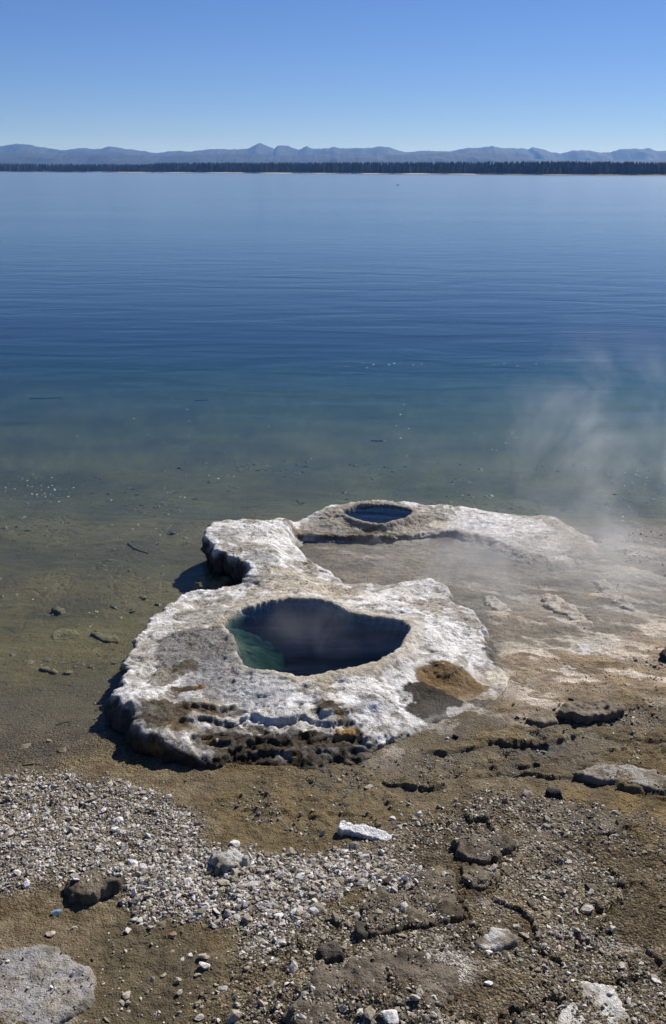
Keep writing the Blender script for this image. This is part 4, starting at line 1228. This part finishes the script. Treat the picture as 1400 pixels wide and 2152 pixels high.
add('foam_and_glints', me, plain('foam', (.78, .78, .76), .7, .2, .1, 80), kind='stuff', label='tiny white flecks drifting on the lake, with painted sun glints at the runoff', cat='foam')

# ------------------------------------------------------------------ water bird far out
q = U(836, 389.5, 0.0)
v, f = ICO_ME[3]
b = v.copy()
b[:, 0] *= .34; b[:, 1] *= .16; b[:, 2] *= .13
b[:, 2] += .10 * np.clip((np.abs(b[:, 0]) - .22) / .12, 0, 1) * (b[:, 0] < 0)
b[:, 2] += .06
h = v * np.array([.085, .07, .075]) + np.array([.27, 0, .33])
nk = v * np.array([.06, .05, .14]) + np.array([.25, 0, .2])
bl = v * np.array([.07, .028, .016]) + np.array([.37, 0, .315])
me = make_mesh('bird', np.concatenate([b, nk, h, bl]), np.concatenate([f, f + len(v), f + 2 * len(v), f + 3 * len(v)]))
o = add('water_bird', me, plain('dark_plumage', (.03, .028, .026), .6, .3, .3, 20), label='tiny dark water bird floating far out on the lake', cat='bird')
o.location = (q[0], q[1], 0); o.rotation_euler = (0, 0, R(15))

# ------------------------------------------------------------------ far shore, forest and mountains
SHX = [-900, -100, 0, 300, 400, 700, 1000, 1100, 1400, 1500, 2300]
SHD = [5200, 3700, 3500, 2950, 2800, 2450, 2200, 2120, 1950, 1900, 1600]


def shore_d(px):
    return np.interp(px, SHX, SHD)


def px_dir(px):
    d = CR @ np.array([(px - 700) / FPX, (1076 - 362) / FPX, -1.0])
    return d[0] / d[1]


def far_z(py, px, D):
    return UD(px, py, D)[2]


M_FARLAND = plain('far_shore_soil', (.17, .135, .10), .9, .1, .3, .02)
M_BEACH = plain('far_beach_sand', (.50, .46, .40), .9, .1, .15, .02)
cols = np.linspace(-900, 2300, 220)
offs = np.array([-60, 0, 12, 40, 120, 300, 700, 1500, 3000, 6000, 12000.])
hz = np.array([-3, .15, 1.4, 2.6, 5, 8, 12, 18, 24, 30, 30.])
V = np.zeros((len(offs), len(cols), 3))
for j, px in enumerate(cols):
    d0 = shore_d(px) + 25 * math.sin(px * .021) + 14 * math.sin(px * .063 + 1)
    for i, of in enumerate(offs):
        D = d0 + of
        V[i, j] = (px_dir(px) * D, D, hz[i])
V[..., 2] += (offs > 100)[:, None] * 1.5 * fbm2(V[..., 0] * .004, V[..., 1] * .004, 3, 401)
me = make_mesh('far_shore', V.reshape(-1, 3), grid_faces(len(offs), len(cols)))
add('far_shore', me, M_FARLAND, kind='structure', label='low brown land across the lake', cat='shore')
# pale beach along the water
Vb = V[1:4].copy(); Vb[..., 2] += .25; Vb[0, :, 2] = .06; Vb[2, :, 2] -= .9
mask = (cols > 180) & (cols < 1010)
me = make_mesh('far_beach', Vb[:, mask].reshape(-1, 3), grid_faces(3, mask.sum()))
add('far_beach', me, M_BEACH, kind='structure', label='thin pale beach line at the foot of the far forest', cat='beach')


def forest_material():
    m, nt, out = mat_new('conifer_needles')
    at = nd(nt, 'ShaderNodeAttribute', _attribute_name='tint')
    bs = nd(nt, 'ShaderNodeBsdfPrincipled', Roughness=.9)
    bs.inputs['Specular IOR Level'].default_value = .1
    nt.links.new(at.outputs['Color'], bs.inputs['Base Color'])
    nt.links.new(bs.outputs[0], out.inputs[0])
    return m


def build_forest():
    r = np.random.default_rng(31)
    n = 12000
    px = r.uniform(-500, 1900, n)
    d0 = shore_d(px) + 25 * np.sin(px * .021) + 14 * np.sin(px * .063 + 1)
    off = 25 + r.exponential(90, n)
    off += 30 * np.clip(noise2(px * .012, px * 0 + 3.3, 9), 0, 1) * ((px > 250) & (px < 1050))
    D = d0 + off
    x = np.array([px_dir(p) for p in px]) * D
    gz = np.interp(off, offs, hz) + 0.5
    top = np.interp(px, [-500, 0, 300, 345, 500, 700, 1000, 1200, 1400, 1900], [345, 343, 345, 341.5, 341.5, 341, 340, 339, 341, 340])
    Hm = np.array([far_z(t, p, d) for t, p, d in zip(top, px, D)]) - gz
    hgt = np.clip(Hm, 8, 60) * np.where(off < 60, r.uniform(.45, .95, n), r.uniform(.68, 1.12, n))
    rad = hgt * r.uniform(.15, .23, n)
    sides = 6
    ang = np.linspace(0, 2 * math.pi, sides, endpoint=False)
    tiers = [(.06, 1.0, .42), (.30, .80, .68), (.55, .52, 1.0)]
    V, F, C = [], [], []
    tv = len(tiers) * (sides + 1)
    pv = np.zeros((n, tv, 3))
    for k, (z0, rr, z1) in enumerate(tiers):
        b = k * (sides + 1)
        jit = r.uniform(.65, 1.25, (n, sides))
        pv[:, b:b + sides, 0] = x[:, None] + rad[:, None] * rr * jit * np.cos(ang + k)
        pv[:, b:b + sides, 1] = D[:, None] + rad[:, None] * rr * jit * np.sin(ang + k)
        pv[:, b:b + sides, 2] = (gz + hgt * z0)[:, None] + hgt[:, None] * r.uniform(-.03, .03, (n, sides))
        pv[:, b + sides] = np.stack([x, D, gz + hgt * z1], -1)
        for s in range(sides):
            F.append((b + s, b + (s + 1) % sides, b + sides))
    F = np.array(F)
    faces = (F[None] + (np.arange(n) * tv)[:, None, None]).reshape(-1, 3)
    me = make_mesh('forest', pv.reshape(-1, 3), faces, smooth=False)
    c = np.array([.045, .055, .035]) * r.uniform(.6, 1.4, (n, 1))
    c = np.where(r.uniform(size=(n, 1)) < .06, np.array([[.12, .10, .08]]), c)
    set_col(me, np.repeat(c, tv, 0))
    add('forest', me, forest_material(), kind='stuff', label='dark conifer forest lining the far shore', cat='forest')


build_forest()

RIDGE_FAR = [(-700, 314), (-500, 305), (-300, 312), (-150, 303), (0, 307.5), (40, 301), (70, 303.5), (85, 308), (100, 309), (130, 315), (180, 310), (205, 313), (235, 307), (260, 311), (300, 316), (330, 321), (370, 316), (400, 318), (430, 314), (470, 312), (490, 313.5), (524, 311), (535, 305), (548, 299.5), (560, 305), (578, 312),
             (583, 306), (592, 304), (605, 306), (628, 314), (645, 306), (657, 312), (690, 311), (700, 307), (715, 311), (750, 310), (765, 311), (797, 307), (815, 308), (835, 315), (850, 319), (890, 316), (920, 317), (945, 317), (975, 311), (1010, 309), (1030, 306), (1050, 310), (1095, 311), (1106, 313), (1115, 309), (1128, 310), (1145, 316), (1175, 322),
             (1200, 315), (1240, 316), (1260, 320), (1280, 319), (1300, 312), (1340, 312), (1360, 311), (1375, 316), (1400, 317), (1500, 312), (1650, 318), (1800, 308), (2100, 315)]
RIDGE_NEAR = [(-700, 332), (-400, 325), (-200, 329), (-50, 324), (60, 320), (150, 326), (250, 323), (330, 327), (430, 323), (520, 322), (600, 326), (700, 322), (800, 324), (880, 324), (930, 320), (1010, 319.5), (1060, 323), (1100, 331), (1150, 335), (1300, 336), (1400, 334), (1600, 326), (2100, 330)]


def ridge(name, pts, D, depth, seed, label):
    pts = np.array(pts, float)
    cols = np.linspace(-680, 2080, 1300)
    rows = np.concatenate([np.linspace(-1, 0, 26), np.linspace(0, 1, 9)[1:]])
    py = np.interp(cols, pts[:, 0], pts[:, 1])
    py = py - 1.1 * fbm2(cols * .08, cols * 0 + seed, 4, seed + 3, .6)
    top = np.array([far_z(b, a, D) for a, b in zip(cols, py)])
    dirs = np.array([px_dir(a) for a in cols])
    RX, RY = np.meshgrid(cols, rows)
    X = dirs[None, :] * D * np.ones_like(RY)
    Y = D + RY * depth
    fall = np.where(RY < 0, (1 + RY) ** 1.25, (1 - RY) ** 1.1)
    sp = np.abs(fbm2(X * .0016, Y * .0011, 5, seed))
    carve = 1 - .75 * sp * np.clip(-RY * 4, 0, 1) * np.clip((1 + RY) * 3, 0, 1)
    Z = top[None, :] * fall * carve
    # small crags along the crest
    Z = Z + (0.012 * top.mean()) * fbm2(X * .01, Y * .01, 3, seed + 7) * ss(.6, 1, fall)
    V = np.stack([X, Y, Z - 4], -1).reshape(-1, 3)
    me = make_mesh(name, V, grid_faces(len(rows), len(cols)))
    hi = fbm2(X * .004, Y * .004, 4, seed + 20)
    c = np.zeros(X.shape + (3,)) + np.array([.022, .028, .026])
    c = lerp(c, [.07, .068, .066], ss(.55, 1.0, fall * .9 + .25 * hi) * .6)
    set_col(me, c.reshape(-1, 3))
    add(name, me, bpy.data.materials['conifer_needles'], kind='structure', label=label, cat='mountains')


ridge('mountains_far', RIDGE_FAR, 13000, 2200, 500, 'hazy blue mountain range with sharp little peaks beyond the forest')
ridge('hills_near', RIDGE_NEAR, 9500, 1800, 520, 'lower hazy blue hills in front of the mountain range')

# ------------------------------------------------------------------ haze
bm = bmesh.new()
bmesh.ops.create_cube(bm, size=1.0)
me = bpy.data.meshes.new('haze'); bm.to_mesh(me); bm.free()
m, nt, out = mat_new('haze_air')
pv = nd(nt, 'ShaderNodeVolumePrincipled', Density=5.4e-5, Anisotropy=0.2)
pv.inputs['Color'].default_value = (.15, .39, 1.0, 1)
pv.inputs['Absorption Color'].default_value = (1, 1, 1, 1)
nt.links.new(pv.outputs[0], out.inputs['Volume'])
hz_o = add('haze', me, m, kind='stuff', label='thin blue haze over the lake', cat='haze')
hz_o.scale = (44000, 46000, 480)
hz_o.location = (0, 5000, 480 / 2 - 22)

# ------------------------------------------------------------------ steam


def steam_material(name, dens, scale, thr):
    m, nt, out = mat_new(name)
    L = nt.links
    tc = nd(nt, 'ShaderNodeTexCoord')
    geo = nd(nt, 'ShaderNodeNewGeometry')
    ln = nt.nodes.new('ShaderNodeVectorMath'); ln.operation = 'LENGTH'
    L.new(tc.outputs['Object'], ln.inputs[0])
    fall = nd(nt, 'ShaderNodeMapRange'); fall.interpolation_type = 'SMOOTHSTEP'
    fall.inputs['From Min'].default_value = 1.0; fall.inputs['From Max'].default_value = 0.15
    L.new(ln.outputs['Value'], fall.inputs['Value'])
    mp = nd(nt, 'ShaderNodeMapping'); mp.inputs['Scale'].default_value = (1.0, .7, .38); mp.inputs['Rotation'].default_value = (0, R(-34), 0)
    mp.vector_type = 'TEXTURE'; mp.inputs['Scale'].default_value = (1.0, 1.3, 1.15); mp.inputs['Rotation'].default_value = (0, R(42), 0)
    L.new(geo.outputs['Position'], mp.inputs['Vector'])
    n = nd(nt, 'ShaderNodeTexNoise', Scale=scale, Detail=5.0, Roughness=0.62, Distortion=0.7)
    L.new(mp.outputs[0], n.inputs['Vector'])
    nr = nd(nt, 'ShaderNodeMapRange'); nr.interpolation_type = 'SMOOTHSTEP'
    nr.inputs['From Min'].default_value = thr; nr.inputs['From Max'].default_value = thr + .28
    L.new(n.outputs['Fac'], nr.inputs['Value'])
    d = mth(nt, 'MULTIPLY', nr.outputs[0], fall.outputs[0])
    d = mth(nt, 'MULTIPLY', d, dens)
    v = nd(nt, 'ShaderNodeVolumeScatter', Color=(.97, .97, 1.0, 1), Anisotropy=0.35)
    L.new(d, v.inputs['Density'])
    L.new(v.outputs[0], out.inputs['Volume'])
    return m


def steam(x, y, z, sx, sy, sz, rot, mat, label):
    v, f = ICO_ME[3]
    me = make_mesh('steam', v, f)
    o = add('steam', me, mat, kind='stuff', label=label, cat='steam')
    o.location = (x, y, z); o.scale = (sx, sy, sz); o.rotation_euler = rot
    return o


p = U(1290, 1130, 0)
steam(p[0] + .15, p[1] + .3, .58, 2.0, 1.4, 1.9, (0, R(40), 0), steam_material('steam_plume', .8, 1.5, .46), 'plume of white steam rising and drifting at the frame edge')
p = U(1120, 1230, 0)
steam(p[0] + .1, p[1] + .1, .12, 2.1, 1.4, .5, (0, 0, 0), steam_material('steam_low', 1.0, 1.5, .38), 'low steam lying over the shallow runoff right of the cone')
p = U(690, 1330, .3)
steam(p[0], p[1], .36, .75, .5, .22, (0, 0, 0), steam_material('steam_pool', .5, 2.6, .42), 'faint steam over the large heart-shaped pool')
